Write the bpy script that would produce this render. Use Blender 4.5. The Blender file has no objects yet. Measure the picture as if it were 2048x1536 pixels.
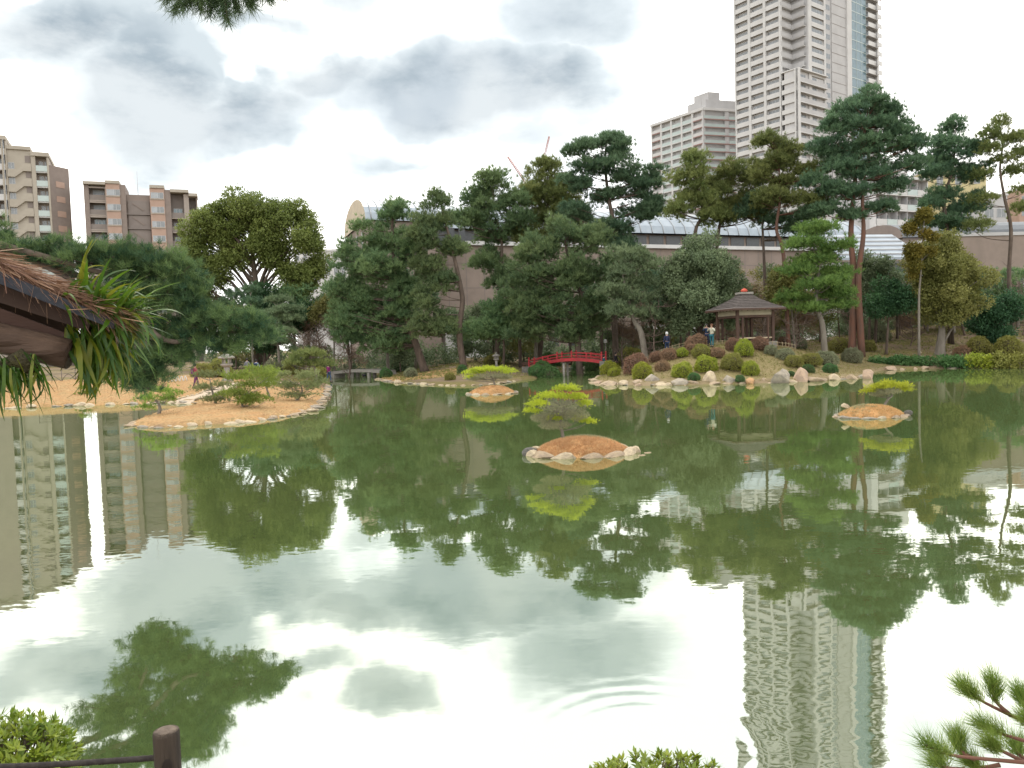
import bpy, bmesh, math, random
import numpy as np
from mathutils import Vector, Matrix

SC = bpy.context.scene
COL = SC.collection
rnd = random.Random(7)
rng = np.random.default_rng(7)
R = math.radians

# ---------------------------------------------------------------- camera, sky, sun, exposure
CAM_H = 3.0
FPX = 1547.0
cam_d = bpy.data.cameras.new('camera')
cam = bpy.data.objects.new('camera', cam_d)
COL.objects.link(cam)
cam_d.sensor_width = 36.0
cam_d.lens = 36.0 * FPX / 2048.0
cam_d.clip_start = 0.05
cam_d.clip_end = 9000.0
CM = Matrix.Rotation(R(90 - 3.0), 3, 'X') @ Matrix.Rotation(R(-1.8), 3, 'Z')
cam.matrix_world = Matrix.Translation((0, 0, CAM_H)) @ CM.to_4x4()
SC.camera = cam

def ray(px, py):
    return CM @ Vector(((px - 1024) / FPX, (768 - py) / FPX, -1.0))

def P(px, py, d):
    """surveyed point: bearing of a photograph pixel, d metres ahead"""
    r = ray(px, py)
    return Vector((r.x / r.y * d, d, CAM_H + r.z / r.y * d))

def G(px, py, z=0.0):
    r = ray(px, py)
    t = (z - CAM_H) / r.z
    return Vector((r.x * t, r.y * t, z))

SUN_EL, SUN_AZ = R(46), R(-14)
world = bpy.data.worlds.new('World')
SC.world = world
world.use_nodes = True
wt = world.node_tree
wt.nodes.clear()

def N(tree, kind, **kw):
    n = tree.nodes.new(kind)
    for k, v in kw.items():
        if k.startswith('i_'):
            n.inputs[k[2:].replace('_', ' ')].default_value = v
        elif k.startswith('n_'):
            n.inputs[int(k[2:])].default_value = v
        else:
            setattr(n, k, v)
    return n

def math_n(tree, op, a, b=None, c=None, clamp=False):
    n = tree.nodes.new('ShaderNodeMath'); n.operation = op; n.use_clamp = clamp
    for i, v in enumerate((a, b, c)):
        if v is None: continue
        if isinstance(v, (int, float)): n.inputs[i].default_value = v
        else: tree.links.new(v, n.inputs[i])
    return n.outputs[0]

def mix_col(tree, fac, a, b):
    n = tree.nodes.new('ShaderNodeMix'); n.data_type = 'RGBA'
    for sock, v in ((n.inputs[0], fac), (n.inputs[6], a), (n.inputs[7], b)):
        if isinstance(v, (int, float)): sock.default_value = v
        elif isinstance(v, tuple): sock.default_value = v if len(v) == 4 else (*v, 1)
        else: tree.links.new(v, sock)
    return n.outputs[2]

def map_range(tree, v, a, b, c, d, smooth=True):
    n = tree.nodes.new('ShaderNodeMapRange')
    if smooth: n.interpolation_type = 'SMOOTHSTEP'
    tree.links.new(v, n.inputs[0])
    for i, x in enumerate((a, b, c, d)): n.inputs[i + 1].default_value = x
    return n.outputs[0]

def build_sky():
    t = wt; L = t.links.new
    out = N(t, 'ShaderNodeOutputWorld'); bg = N(t, 'ShaderNodeBackground')
    bg.inputs['Strength'].default_value = 0.1
    sky = N(t, 'ShaderNodeTexSky'); sky.sky_type = 'NISHITA'; sky.sun_disc = False
    sky.sun_elevation = SUN_EL; sky.sun_rotation = SUN_AZ
    tc = N(t, 'ShaderNodeTexCoord')
    sep = N(t, 'ShaderNodeSeparateXYZ'); L(tc.outputs['Generated'], sep.inputs[0])
    # cloud deck: direction projected on a flat layer overhead
    zc = math_n(t, 'ADD', math_n(t, 'MAXIMUM', sep.outputs[2], 0.0), 0.22)
    cu = math_n(t, 'DIVIDE', sep.outputs[0], zc); cv = math_n(t, 'DIVIDE', sep.outputs[1], zc)
    comb = N(t, 'ShaderNodeCombineXYZ'); L(cu, comb.inputs[0]); L(cv, comb.inputs[1])
    no = N(t, 'ShaderNodeTexNoise'); no.inputs['Scale'].default_value = 1.9
    no.inputs['Detail'].default_value = 6; no.inputs['Roughness'].default_value = 0.52
    no.inputs['Distortion'].default_value = 0.35
    L(comb.outputs[0], no.inputs['Vector'])
    no2 = N(t, 'ShaderNodeTexNoise'); no2.inputs['Scale'].default_value = 5.0
    no2.inputs['Detail'].default_value = 5
    L(tc.outputs['Generated'], no2.inputs['Vector'])
    # grey banks seen in the photograph, as soft blobs of extra cloud (bearing, elevation)
    ya = math_n(t, 'MAXIMUM', sep.outputs[1], 0.05)
    bu = math_n(t, 'DIVIDE', sep.outputs[0], ya); bv = math_n(t, 'DIVIDE', sep.outputs[2], ya)
    warp = N(t, 'ShaderNodeVectorMath', operation='MULTIPLY_ADD')
    L(no2.outputs['Color'], warp.inputs[0]); warp.inputs[1].default_value = (0.34, 0.22, 0); 
    bc = N(t, 'ShaderNodeCombineXYZ'); L(bu, bc.inputs[0]); L(bv, bc.inputs[1])
    off = N(t, 'ShaderNodeVectorMath', operation='SUBTRACT'); L(bc.outputs[0], off.inputs[0]); off.inputs[1].default_value = (0.17, 0.11, 0)
    L(off.outputs[0], warp.inputs[2])
    blobs = [(250, 175, 170, 170, 1.0), (60, 45, 260, 75, .85), (400, 245, 330, 60, .9), (640, 190, 150, 50, .95),
             (960, 205, 290, 85, 1.15), (1130, 180, 130, 75, .8), (680, 15, 110, 55, .9), (1200, 70, 190, 85, .55),
             (1060, 310, 160, 60, .45), (820, 375, 200, 50, .3), (500, 85, 90, 30, .5)]
    tot = None
    for px, py, rx, ry, a in blobs:
        r = ray(px, py)
        u, v = r.x / r.y, r.z / r.y
        mp = N(t, 'ShaderNodeMapping'); mp.vector_type = 'TEXTURE'
        mp.inputs['Location'].default_value = (u, v, 0)
        mp.inputs['Scale'].default_value = (rx / FPX * 1.5, ry / FPX * 1.5, 1)
        L(warp.outputs[0], mp.inputs['Vector'])
        g = N(t, 'ShaderNodeTexGradient'); g.gradient_type = 'SPHERICAL'
        L(mp.outputs[0], g.inputs[0])
        w = math_n(t, 'MULTIPLY', g.outputs['Fac'], a)
        tot = w if tot is None else math_n(t, 'MAXIMUM', tot, w)
    front = math_n(t, 'GREATER_THAN', sep.outputs[1], 0.05)
    tot = math_n(t, 'MULTIPLY', tot, front)
    dens = math_n(t, 'ADD', math_n(t, 'MULTIPLY', tot, 0.62), math_n(t, 'MULTIPLY', no.outputs['Fac'], 0.70))
    grey = map_range(t, dens, 0.37, 0.62, 0.0, 1.0)
    core = map_range(t, dens, 0.55, 0.84, 0.0, 1.0)
    thin = map_range(t, no2.outputs['Fac'], 0.40, 0.62, 0.0, 1.0)
    white = mix_col(t, thin, (17.5, 17.2, 16.4), (12.2, 12.5, 12.7))
    blue = mix_col(t, 0.45, (7.4, 8.1, 8.7), sky.outputs[0])
    base = mix_col(t, math_n(t, 'MULTIPLY', thin, 0.12), white, blue)
    no3 = N(t, 'ShaderNodeTexNoise'); no3.inputs['Scale'].default_value = 4.5; no3.inputs['Detail'].default_value = 7; no3.inputs['Roughness'].default_value = 0.6
    mp3 = N(t, 'ShaderNodeMapping'); mp3.inputs['Scale'].default_value = (1, 1, 2.2); L(tc.outputs['Generated'], mp3.inputs[0]); L(mp3.outputs[0], no3.inputs['Vector'])
    core = math_n(t, 'ADD', core, math_n(t, 'MULTIPLY', math_n(t, 'SUBTRACT', no3.outputs['Fac'], 0.5), 1.5), clamp=True)
    gcol = mix_col(t, core, (5.0, 5.6, 5.95), (2.6, 3.2, 3.7))
    grey = math_n(t, 'MULTIPLY', grey, map_range(t, no3.outputs['Fac'], 0.25, 0.62, 1.15, 0.80), clamp=True)
    fin = mix_col(t, grey, base, gcol)
    L(fin, bg.inputs['Color']); L(bg.outputs[0], out.inputs[0])
build_sky()

sun_d = bpy.data.lights.new('sun', 'SUN')
sun_d.energy = 1.3; sun_d.angle = R(14); sun_d.color = (1.0, 0.95, 0.87)
sun = bpy.data.objects.new('sun', sun_d); COL.objects.link(sun)
sd = Vector((math.sin(SUN_AZ) * math.cos(SUN_EL), math.cos(SUN_AZ) * math.cos(SUN_EL), math.sin(SUN_EL)))
sun.rotation_euler = (-sd).to_track_quat('-Z', 'Y').to_euler()
sun.location = (0, 0, 60)
SC.view_settings.view_transform = 'Standard'
SC.view_settings.look = 'None'
SC.view_settings.exposure = 0.55
SC.view_settings.gamma = 1.0
SC.view_settings.use_curve_mapping = False

# ---------------------------------------------------------------- materials
MATS = {}
KA = 0.80      # photograph exposed for the shade: keep masonry, timber and stone albedos moderate
def srgb(r, g, b):
    f = lambda c: (c / 255 / 12.92) if c <= 10 else ((c / 255 + 0.055) / 1.055) ** 2.4
    return (f(r), f(g), f(b))

def mat(name, col, col2=None, rough=0.8, scale=3.0, bump=0.0, bscale=20.0, spec=0.3, metal=0.0, stretch=None, detail=4):
    if name in MATS: return MATS[name]
    m = bpy.data.materials.new(name); m.use_nodes = True
    t = m.node_tree; bs = t.nodes['Principled BSDF']
    bs.inputs['Roughness'].default_value = rough
    bs.inputs['Specular IOR Level'].default_value = spec
    bs.inputs['Metallic'].default_value = metal
    tc = N(t, 'ShaderNodeTexCoord'); vec = tc.outputs['Object']
    if stretch:
        mp = N(t, 'ShaderNodeMapping'); mp.inputs['Scale'].default_value = stretch
        t.links.new(vec, mp.inputs[0]); vec = mp.outputs[0]
    if col2 is None: col2 = tuple(c * 0.8 for c in col)
    col = tuple(c * KA for c in col); col2 = tuple(c * KA for c in col2)
    no = N(t, 'ShaderNodeTexNoise'); no.inputs['Scale'].default_value = scale; no.inputs['Detail'].default_value = detail
    no.inputs['Roughness'].default_value = 0.62
    t.links.new(vec, no.inputs['Vector'])
    f = map_range(t, no.outputs['Fac'], 0.32, 0.68, 0, 1)
    c = mix_col(t, f, col, col2)
    t.links.new(c, bs.inputs['Base Color'])
    if bump:
        nb = N(t, 'ShaderNodeTexNoise'); nb.inputs['Scale'].default_value = bscale; nb.inputs['Detail'].default_value = 5
        t.links.new(vec, nb.inputs['Vector'])
        b = N(t, 'ShaderNodeBump'); b.inputs['Strength'].default_value = bump; b.inputs['Distance'].default_value = 0.05
        t.links.new(nb.outputs['Fac'], b.inputs['Height']); t.links.new(b.outputs[0], bs.inputs['Normal'])
    MATS[name] = m
    return m

def leaf_mat(name, c1, c2, trans=0.35, rough=0.55, sheen=0.25):
    """foliage: colour varies from tuft to tuft (face attribute 'tint')"""
    if name in MATS: return MATS[name]
    if max(c2) < .26: c1 = tuple(x*1.35 for x in c1); c2 = tuple(x*1.35 for x in c2)
    m = bpy.data.materials.new(name); m.use_nodes = True
    t = m.node_tree; t.nodes.clear(); L = t.links.new
    out = N(t, 'ShaderNodeOutputMaterial')
    at = N(t, 'ShaderNodeAttribute'); at.attribute_name = 'tint'
    oi = N(t, 'ShaderNodeObjectInfo')
    c = mix_col(t, at.outputs['Fac'], c1, c2)
    hs = N(t, 'ShaderNodeHueSaturation')
    L(c, hs.inputs['Color'])
    L(map_range(t, oi.outputs['Random'], 0, 1, 0.485, 0.512, False), hs.inputs['Hue'])
    L(map_range(t, oi.outputs['Random'], 0, 1, 0.85, 1.15, False), hs.inputs['Value'])
    d = N(t, 'ShaderNodeBsdfPrincipled'); d.inputs['Roughness'].default_value = rough
    d.inputs['Specular IOR Level'].default_value = sheen
    tr = N(t, 'ShaderNodeBsdfTranslucent')
    L(hs.outputs[0], d.inputs['Base Color']); L(hs.outputs[0], tr.inputs['Color'])
    mx = N(t, 'ShaderNodeMixShader'); mx.inputs[0].default_value = trans
    L(d.outputs[0], mx.inputs[1]); L(tr.outputs[0], mx.inputs[2]); L(mx.outputs[0], out.inputs[0])
    MATS[name] = m
    return m

def glass_mat(name, col, rough=0.08):
    if name in MATS: return MATS[name]
    m = mat(name, col, tuple(c * 0.75 for c in col), rough=rough, scale=0.6, spec=0.8)
    return m

# ---------------------------------------------------------------- mesh helpers
class MB:
    def __init__(s): s.v = []; s.f = []; s.m = []; s.sm = []
    def add(s, vs, fs, mi=0, smooth=False):
        o = len(s.v); s.v += [tuple(v) for v in vs]
        for f in fs:
            s.f.append([i + o for i in f]); s.m.append(mi); s.sm.append(smooth)
    def box(s, x0, x1, y0, y1, z0, z1, mi=0):
        s.add([(x0,y0,z0),(x1,y0,z0),(x1,y1,z0),(x0,y1,z0),(x0,y0,z1),(x1,y0,z1),(x1,y1,z1),(x0,y1,z1)],
              [(0,3,2,1),(4,5,6,7),(0,1,5,4),(1,2,6,5),(2,3,7,6),(3,0,4,7)], mi)
    def bar(s, a, b, w, h, mi=0, up=(0,0,1)):
        a = Vector(a); b = Vector(b); d = (b - a).normalized(); u = Vector(up)
        sx = d.cross(u)
        if sx.length < 1e-4: sx = d.cross(Vector((0,1,0)))
        sx.normalize(); u = sx.cross(d)
        vs = []
        for p in (a, b):
            for i, j in ((-1,-1),(1,-1),(1,1),(-1,1)): vs.append(p + sx * (i*w/2) + u * (j*h/2))
        s.add(vs, [(3,2,1,0),(4,5,6,7),(0,1,5,4),(1,2,6,5),(2,3,7,6),(3,0,4,7)], mi)
    def prism(s, poly, z0, z1, mi=0):
        n = len(poly)
        vs = [(x,y,z0) for x,y in poly] + [(x,y,z1) for x,y in poly]
        fs = [list(range(n))[::-1], list(range(n, 2*n))] + [(i,(i+1)%n,n+(i+1)%n,n+i) for i in range(n)]
        s.add(vs, fs, mi)
    def tube(s, pts, rad, n=8, mi=0, cap=True, wob=0.0):
        pts = [Vector(p) for p in pts]
        if not hasattr(rad, '__len__'): rad = [rad]*len(pts)
        vs = []; fs = []
        ref = None
        for i, p in enumerate(pts):
            d = (pts[min(i+1,len(pts)-1)] - pts[max(i-1,0)])
            if d.length < 1e-9: d = Vector((0,0,1))
            d.normalize()
            if ref is None:
                ref = Vector((1,0,0)) if abs(d.x) < .8 else Vector((0,1,0))
            sx = (ref - d*ref.dot(d)).normalized(); sy = d.cross(sx); ref = sx
            for k in range(n):
                a = 2*math.pi*k/n; r = rad[i]*(1 + (rnd.uniform(-wob, wob) if wob else 0))
                vs.append(p + sx*(math.cos(a)*r) + sy*(math.sin(a)*r))
        for i in range(len(pts)-1):
            for k in range(n):
                fs.append((i*n+k, i*n+(k+1)%n, (i+1)*n+(k+1)%n, (i+1)*n+k))
        if cap:
            fs.append(list(range(n))[::-1]); fs.append([ (len(pts)-1)*n+k for k in range(n)])
        s.add(vs, fs, mi, True)
    def lathe(s, prof, n=16, c=(0,0,0), mi=0, smooth=True):
        vs = []; fs = []
        for r, z in prof:
            for k in range(n):
                a = 2*math.pi*k/n; vs.append((c[0]+r*math.cos(a), c[1]+r*math.sin(a), c[2]+z))
        for i in range(len(prof)-1):
            for k in range(n): fs.append((i*n+k, i*n+(k+1)%n, (i+1)*n+(k+1)%n, (i+1)*n+k))
        fs.append(list(range(n))[::-1]); fs.append([(len(prof)-1)*n+k for k in range(n)])
        s.add(vs, fs, mi, smooth)
    def mesh(s, name, mats):
        me = bpy.data.meshes.new(name); me.from_pydata(s.v, [], s.f)
        for m in (mats if isinstance(mats, (list, tuple)) else [mats]): me.materials.append(m)
        if len(s.f):
            me.polygons.foreach_set('material_index', s.m); me.polygons.foreach_set('use_smooth', s.sm)
        me.update(); return me
    def build(s, name, mats, parent=None, loc=None):
        return link(name, s.mesh(name, mats), parent, loc)

def link(name, me, parent=None, loc=None, rot=None, scale=None):
    o = bpy.data.objects.new(name, me); COL.objects.link(o)
    if parent: o.parent = parent
    if loc is not None: o.location = loc
    if rot is not None: o.rotation_euler = rot
    if scale is not None: o.scale = scale if hasattr(scale, '__len__') else (scale,)*3
    return o

def tag(o, label, cat, group=None):
    o['label'] = label; o['category'] = cat
    if group: o['group'] = group
    return o

def thing(name, label, cat, loc=(0,0,0), rz=0.0, group=None):
    o = bpy.data.objects.new(name, None); COL.objects.link(o)
    o.location = loc; o.rotation_euler = (0,0,rz); o.empty_display_size = 0.2
    return tag(o, label, cat, group)

def tri_mesh(name, V, tint, material, quads=False):
    """V: (n,3,3) triangles or (n,4,3) quads; tint (n,)"""
    n, k = V.shape[0], V.shape[1]
    me = bpy.data.meshes.new(name)
    me.vertices.add(n*k); me.vertices.foreach_set('co', V.astype(np.float32).ravel())
    me.loops.add(n*k); me.loops.foreach_set('vertex_index', np.arange(n*k, dtype=np.int32))
    me.polygons.add(n); me.polygons.foreach_set('loop_start', np.arange(n, dtype=np.int32)*k)
    try: me.polygons.foreach_set('loop_total', np.full(n, k, dtype=np.int32))
    except Exception: pass
    a = me.attributes.new('tint', 'FLOAT', 'FACE'); a.data.foreach_set('value', np.clip(tint,0,1).astype(np.float32))
    me.materials.append(material); me.update(calc_edges=True)
    return me

def unit(a): return a / np.maximum(np.linalg.norm(a, axis=-1, keepdims=True), 1e-9)

def tufts(C, outdir, k, l, w, up=0.5, out=0.5, spread=1.0, tint=None, tj=0.15):
    """needle tufts: k thin triangles from each centre"""
    n = len(C)
    d = rng.normal(size=(n,k,3))*spread
    d = unit(d) + np.array([0,0,up]) + outdir[:,None,:]*out
    d = unit(d)
    ll = l*rng.uniform(.65,1.15,size=(n,k,1))
    side = unit(np.cross(d, rng.normal(size=(n,k,3))))*w*0.5
    c = C[:,None,:] + rng.normal(size=(n,k,3))*l*0.12
    V = np.stack([c-side, c+side, c+d*ll], axis=2).reshape(-1,3,3)
    if tint is None: tint = rng.uniform(0,1,size=n)
    T = (tint[:,None] + rng.normal(size=(n,k))*tj).ravel()
    return V, T

def leaves(C, outdir, k, l, w, tint=None, spread=0.6, jit=1.0):
    """broad leaves: k rhombic quads round each centre"""
    n = len(C)
    c = C[:,None,:] + rng.normal(size=(n,k,3))*jit
    d = unit(rng.normal(size=(n,k,3))*spread*1.4 + outdir[:,None,:]*0.8)
    nn = unit(rng.normal(size=(n,k,3))*spread + outdir[:,None,:]*0.6 + np.array([0,0,.7]))
    side = unit(np.cross(d, nn))
    ll = l*rng.uniform(.6,1.2,size=(n,k,1)); ww = w*rng.uniform(.7,1.15,size=(n,k,1))
    V = np.stack([c, c+d*ll*.5+side*ww*.5, c+d*ll, c+d*ll*.5-side*ww*.5], axis=2).reshape(-1,4,3)
    if tint is None: tint = rng.uniform(0,1,size=n)
    T = (tint[:,None] + rng.normal(size=(n,k))*.15).ravel()
    return V, T
# ---------------------------------------------------------------- terrain and pond
def g2(px, py): 
    v = G(px, py); return (v.x, v.y)
POND = [g2(*p) for p in [(-330,838),(-120,822),(0,818),(80,815),(150,812),(220,810),(285,808),(350,806),(398,808),(385,815),(330,824),
        (290,836),(262,847),(262,853),(300,857),(350,855),(400,851),(450,848),(500,845),(545,838),(585,832),(625,821),(640,808),(650,790),(655,772),
        (663,758),(680,747),(725,743),(765,748),(752,758),(775,763),(815,767),(860,770),(905,772),(960,771),(1010,766),(1055,759),(1090,755),(1116,752),(1120,745),(1135,739),(1208,741),
        (1205,754),(1185,762),(1200,768),(1250,771),(1300,772),(1360,771),(1420,769),(1480,768),(1550,766),(1620,763),(1680,759),(1722,754),
        (1742,746),(1765,741),(1850,738),(1950,736),(2060,735),(2250,734)]]
POND += [(75, 62), (72, 40), (48, 16), (22, 6.5), (8, 4.0), (2, 3.7), (-3, 3.6), (-6.5, 4.6), (-9.3, 9.0), (-13.0, 16.0), (-19.5, 26.0), (-30, 38)]
PA = np.array(POND)

def sdf_pond(X, Y):
    """positive on land, negative in the pond"""
    d2 = np.full(X.shape, 1e18); ins = np.zeros(X.shape, bool)
    n = len(PA)
    for i in range(n):
        ax, ay = PA[i]; bx, by = PA[(i+1)%n]
        ex, ey = bx-ax, by-ay
        t = np.clip(((X-ax)*ex+(Y-ay)*ey)/(ex*ex+ey*ey+1e-12), 0, 1)
        d2 = np.minimum(d2, (X-ax-t*ex)**2+(Y-ay-t*ey)**2)
        c = ((ay > Y) != (by > Y)) & (X < ex*(Y-ay)/(by-ay+1e-12)+ax)
        ins ^= c
    d = np.sqrt(d2)
    return np.where(ins, -d, d)

def sst(x): x = np.clip(x,0,1); return x*x*(3-2*x)

def wob(X, Y, s, seed):
    return (np.sin(X*s+seed)*np.cos(Y*s*1.13+seed*2.1)+0.5*np.sin(X*s*2.3+seed*3+Y*s*1.7)+0.3*np.cos(Y*s*3.9-X*s*3.1+seed))/1.8

HC = P(1425, 690, 61.5)
RB = P(1990, 690, 86)
def HT(X, Y):
    X = np.asarray(X, float); Y = np.asarray(Y, float)
    s = sdf_pond(X, Y)
    near = sst((13.0-Y)/4.0)
    land = 0.20*sst(s/0.35) + 1.0*sst((s-0.2)/12.0)*(1-near) + near*1.22*sst(s/1.5)
    hx = (X-HC.x)/10.5; hy = (Y-HC.y)/6.2
    hill = np.exp(-(hx*hx)**1.6-(hy*hy)**1.3)
    land = land + 1.45*hill*sst(s/6.5)
    rb = np.exp(-((X-RB.x)/22)**2-((Y-RB.y)/13)**2)
    land = land + 2.6*rb*sst((s-2)/16)
    land = land + 0.10*wob(X,Y,0.35,1.3)*sst(s/4)*(1-near*.7) + 0.05*wob(X,Y,1.1,4.0)*sst(s/2)
    far = sst((Y-96)/10)
    land = land*(1-far) + 1.2*far
    return np.where(s > 0, land, -0.15-0.7*sst(-s/1.6))

def hz(x, y): return float(HT(np.array([x]), np.array([y]))[0])

def hit(px, py, d0=25.0, d1=100.0, fallback=60.0):
    """where the sight line of a photograph pixel meets the ground"""
    r = ray(px, py); dd = np.linspace(d0, d1, 700)
    X = r.x/r.y*dd; Z = CAM_H + r.z/r.y*dd
    h = HT(X, dd); ok = np.nonzero((h >= Z) & (h > 0.0))[0]
    d = dd[ok[0]] if len(ok) else fallback
    x = r.x/r.y*d
    return Vector((x, d, hz(x, d)))

def at(px, d):
    """on the ground, d metres ahead, at a pixel's bearing"""
    r = ray(px, 700); x = r.x/r.y*d
    return Vector((x, d, hz(x, d)))

def build_ground():
    xs = np.concatenate([[-3000,-1200,-500,-220,-120], np.arange(-75, 80.01, 0.45), [120,220,500,1200,3000]])
    ys = np.concatenate([[-2000,-600,-200,-70,-25], np.arange(-8, 112.01, 0.45), [125,160,230,400,900,2000,4500]])
    X, Y = np.meshgrid(xs, ys)
    Z = HT(X, Y)
    inner = (X > -80) & (X < 85) & (Y > -10) & (Y < 114)
    Z = np.where(inner, Z, 1.2)
    ny, nx = X.shape
    V = np.stack([X,Y,Z],-1).reshape(-1,3)
    idx = np.arange(nx*ny).reshape(ny,nx)
    q = np.stack([idx[:-1,:-1],idx[:-1,1:],idx[1:,1:],idx[1:,:-1]],-1).reshape(-1,4)
    me = bpy.data.meshes.new('ground')
    me.vertices.add(len(V)); me.vertices.foreach_set('co', V.astype(np.float32).ravel())
    me.loops.add(q.size); me.loops.foreach_set('vertex_index', q.astype(np.int32).ravel())
    me.polygons.add(len(q)); me.polygons.foreach_set('loop_start', np.arange(len(q),dtype=np.int32)*4)
    me.polygons.foreach_set('use_smooth', np.ones(len(q),bool))
    me.update(calc_edges=True)
    # what grows where: straw lawn (r), mossy grass (g), bare earth else
    s = sdf_pond(X, Y)
    a = P(140,780,55); b = P(470,790,40); c = P(850,750,70); e = P(620,760,50)
    def blob(p, rx, ry, pw=1.5): return np.exp(-(((X-p.x)/rx)**2)**pw-(((Y-p.y)/ry)**2)**pw)
    straw = np.maximum.reduce([blob(a,17,9.5), blob(b,9,9), blob(c,5.0,5.5)*1.1, blob(e,6,8)])
    hillg = np.exp(-(((X-HC.x)/13)**2)**1.5-(((Y-HC.y+3)/9)**2)**1.5)
    straw = np.clip(straw + 0.12*wob(X,Y,0.9,2.2),0,1)
    moss = np.clip(0.45+0.5*wob(X,Y,0.5,7.0)+0.2*wob(X,Y,1.7,3.0),0,1)
    colr = np.stack([straw, np.clip(moss,0,1), np.clip(hillg,0,1), np.ones_like(s)],-1).reshape(-1,4)
    at_ = me.color_attributes.new('cover','FLOAT_COLOR','POINT'); at_.data.foreach_set('color', colr.astype(np.float32).ravel())
    m = bpy.data.materials.new('ground_cover'); m.use_nodes = True; t = m.node_tree; bs = t.nodes['Principled BSDF']
    bs.inputs['Roughness'].default_value = 0.95; bs.inputs['Specular IOR Level'].default_value = 0.1
    an = N(t,'ShaderNodeAttribute'); an.attribute_name = 'cover'
    sp = N(t,'ShaderNodeSeparateColor'); t.links.new(an.outputs['Color'], sp.inputs[0])
    tc = N(t,'ShaderNodeTexCoord')
    n1 = N(t,'ShaderNodeTexNoise'); n1.inputs['Scale'].default_value = 1.3; n1.inputs['Detail'].default_value = 7; n1.inputs['Roughness'].default_value=.7
    n2 = N(t,'ShaderNodeTexNoise'); n2.inputs['Scale'].default_value = 9; n2.inputs['Detail'].default_value = 5
    for n in (n1,n2): t.links.new(tc.outputs['Object'], n.inputs['Vector'])
    f1 = map_range(t, n1.outputs['Fac'], .35,.66,0,1); f2 = map_range(t, n2.outputs['Fac'], .35,.65,0,1)
    strawc = mix_col(t, f1, mix_col(t, f2, (.385,.225,.10), (.29,.165,.075)), mix_col(t, f2, (.42,.27,.135), (.21,.155,.07)))
    mossc = mix_col(t, f2, (.125,.115,.04), (.17,.13,.06))
    earth = mix_col(t, f1, (.16,.115,.075), (.22,.165,.11))
    wild = mix_col(t, map_range(t, math_n(t,'ADD',sp.outputs[1],math_n(t,'MULTIPLY',math_n(t,'SUBTRACT',n1.outputs['Fac'],.5),1.2)), .3,.7,0,1), earth, mossc)
    hillc = mix_col(t, f1, mix_col(t, f2, (.24,.185,.095),(.17,.15,.06)), mix_col(t,f2,(.15,.145,.055),(.29,.21,.12)))
    c = mix_col(t, sp.outputs[2], wild, hillc)
    c = mix_col(t, map_range(t, math_n(t,'ADD',sp.outputs[0],math_n(t,'MULTIPLY',math_n(t,'SUBTRACT',n1.outputs['Fac'],.5),.5)), .35,.6,0,1), c, strawc)
    t.links.new(c, bs.inputs['Base Color'])
    b_ = N(t,'ShaderNodeBump'); b_.inputs['Strength'].default_value = .6; b_.inputs['Distance'].default_value = .06
    t.links.new(n2.outputs['Fac'], b_.inputs['Height']); t.links.new(b_.outputs[0], bs.inputs['Normal'])
    me.materials.append(m)
    o = link('ground', me); o['kind'] = 'structure'
    return o
GROUND = build_ground()

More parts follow.
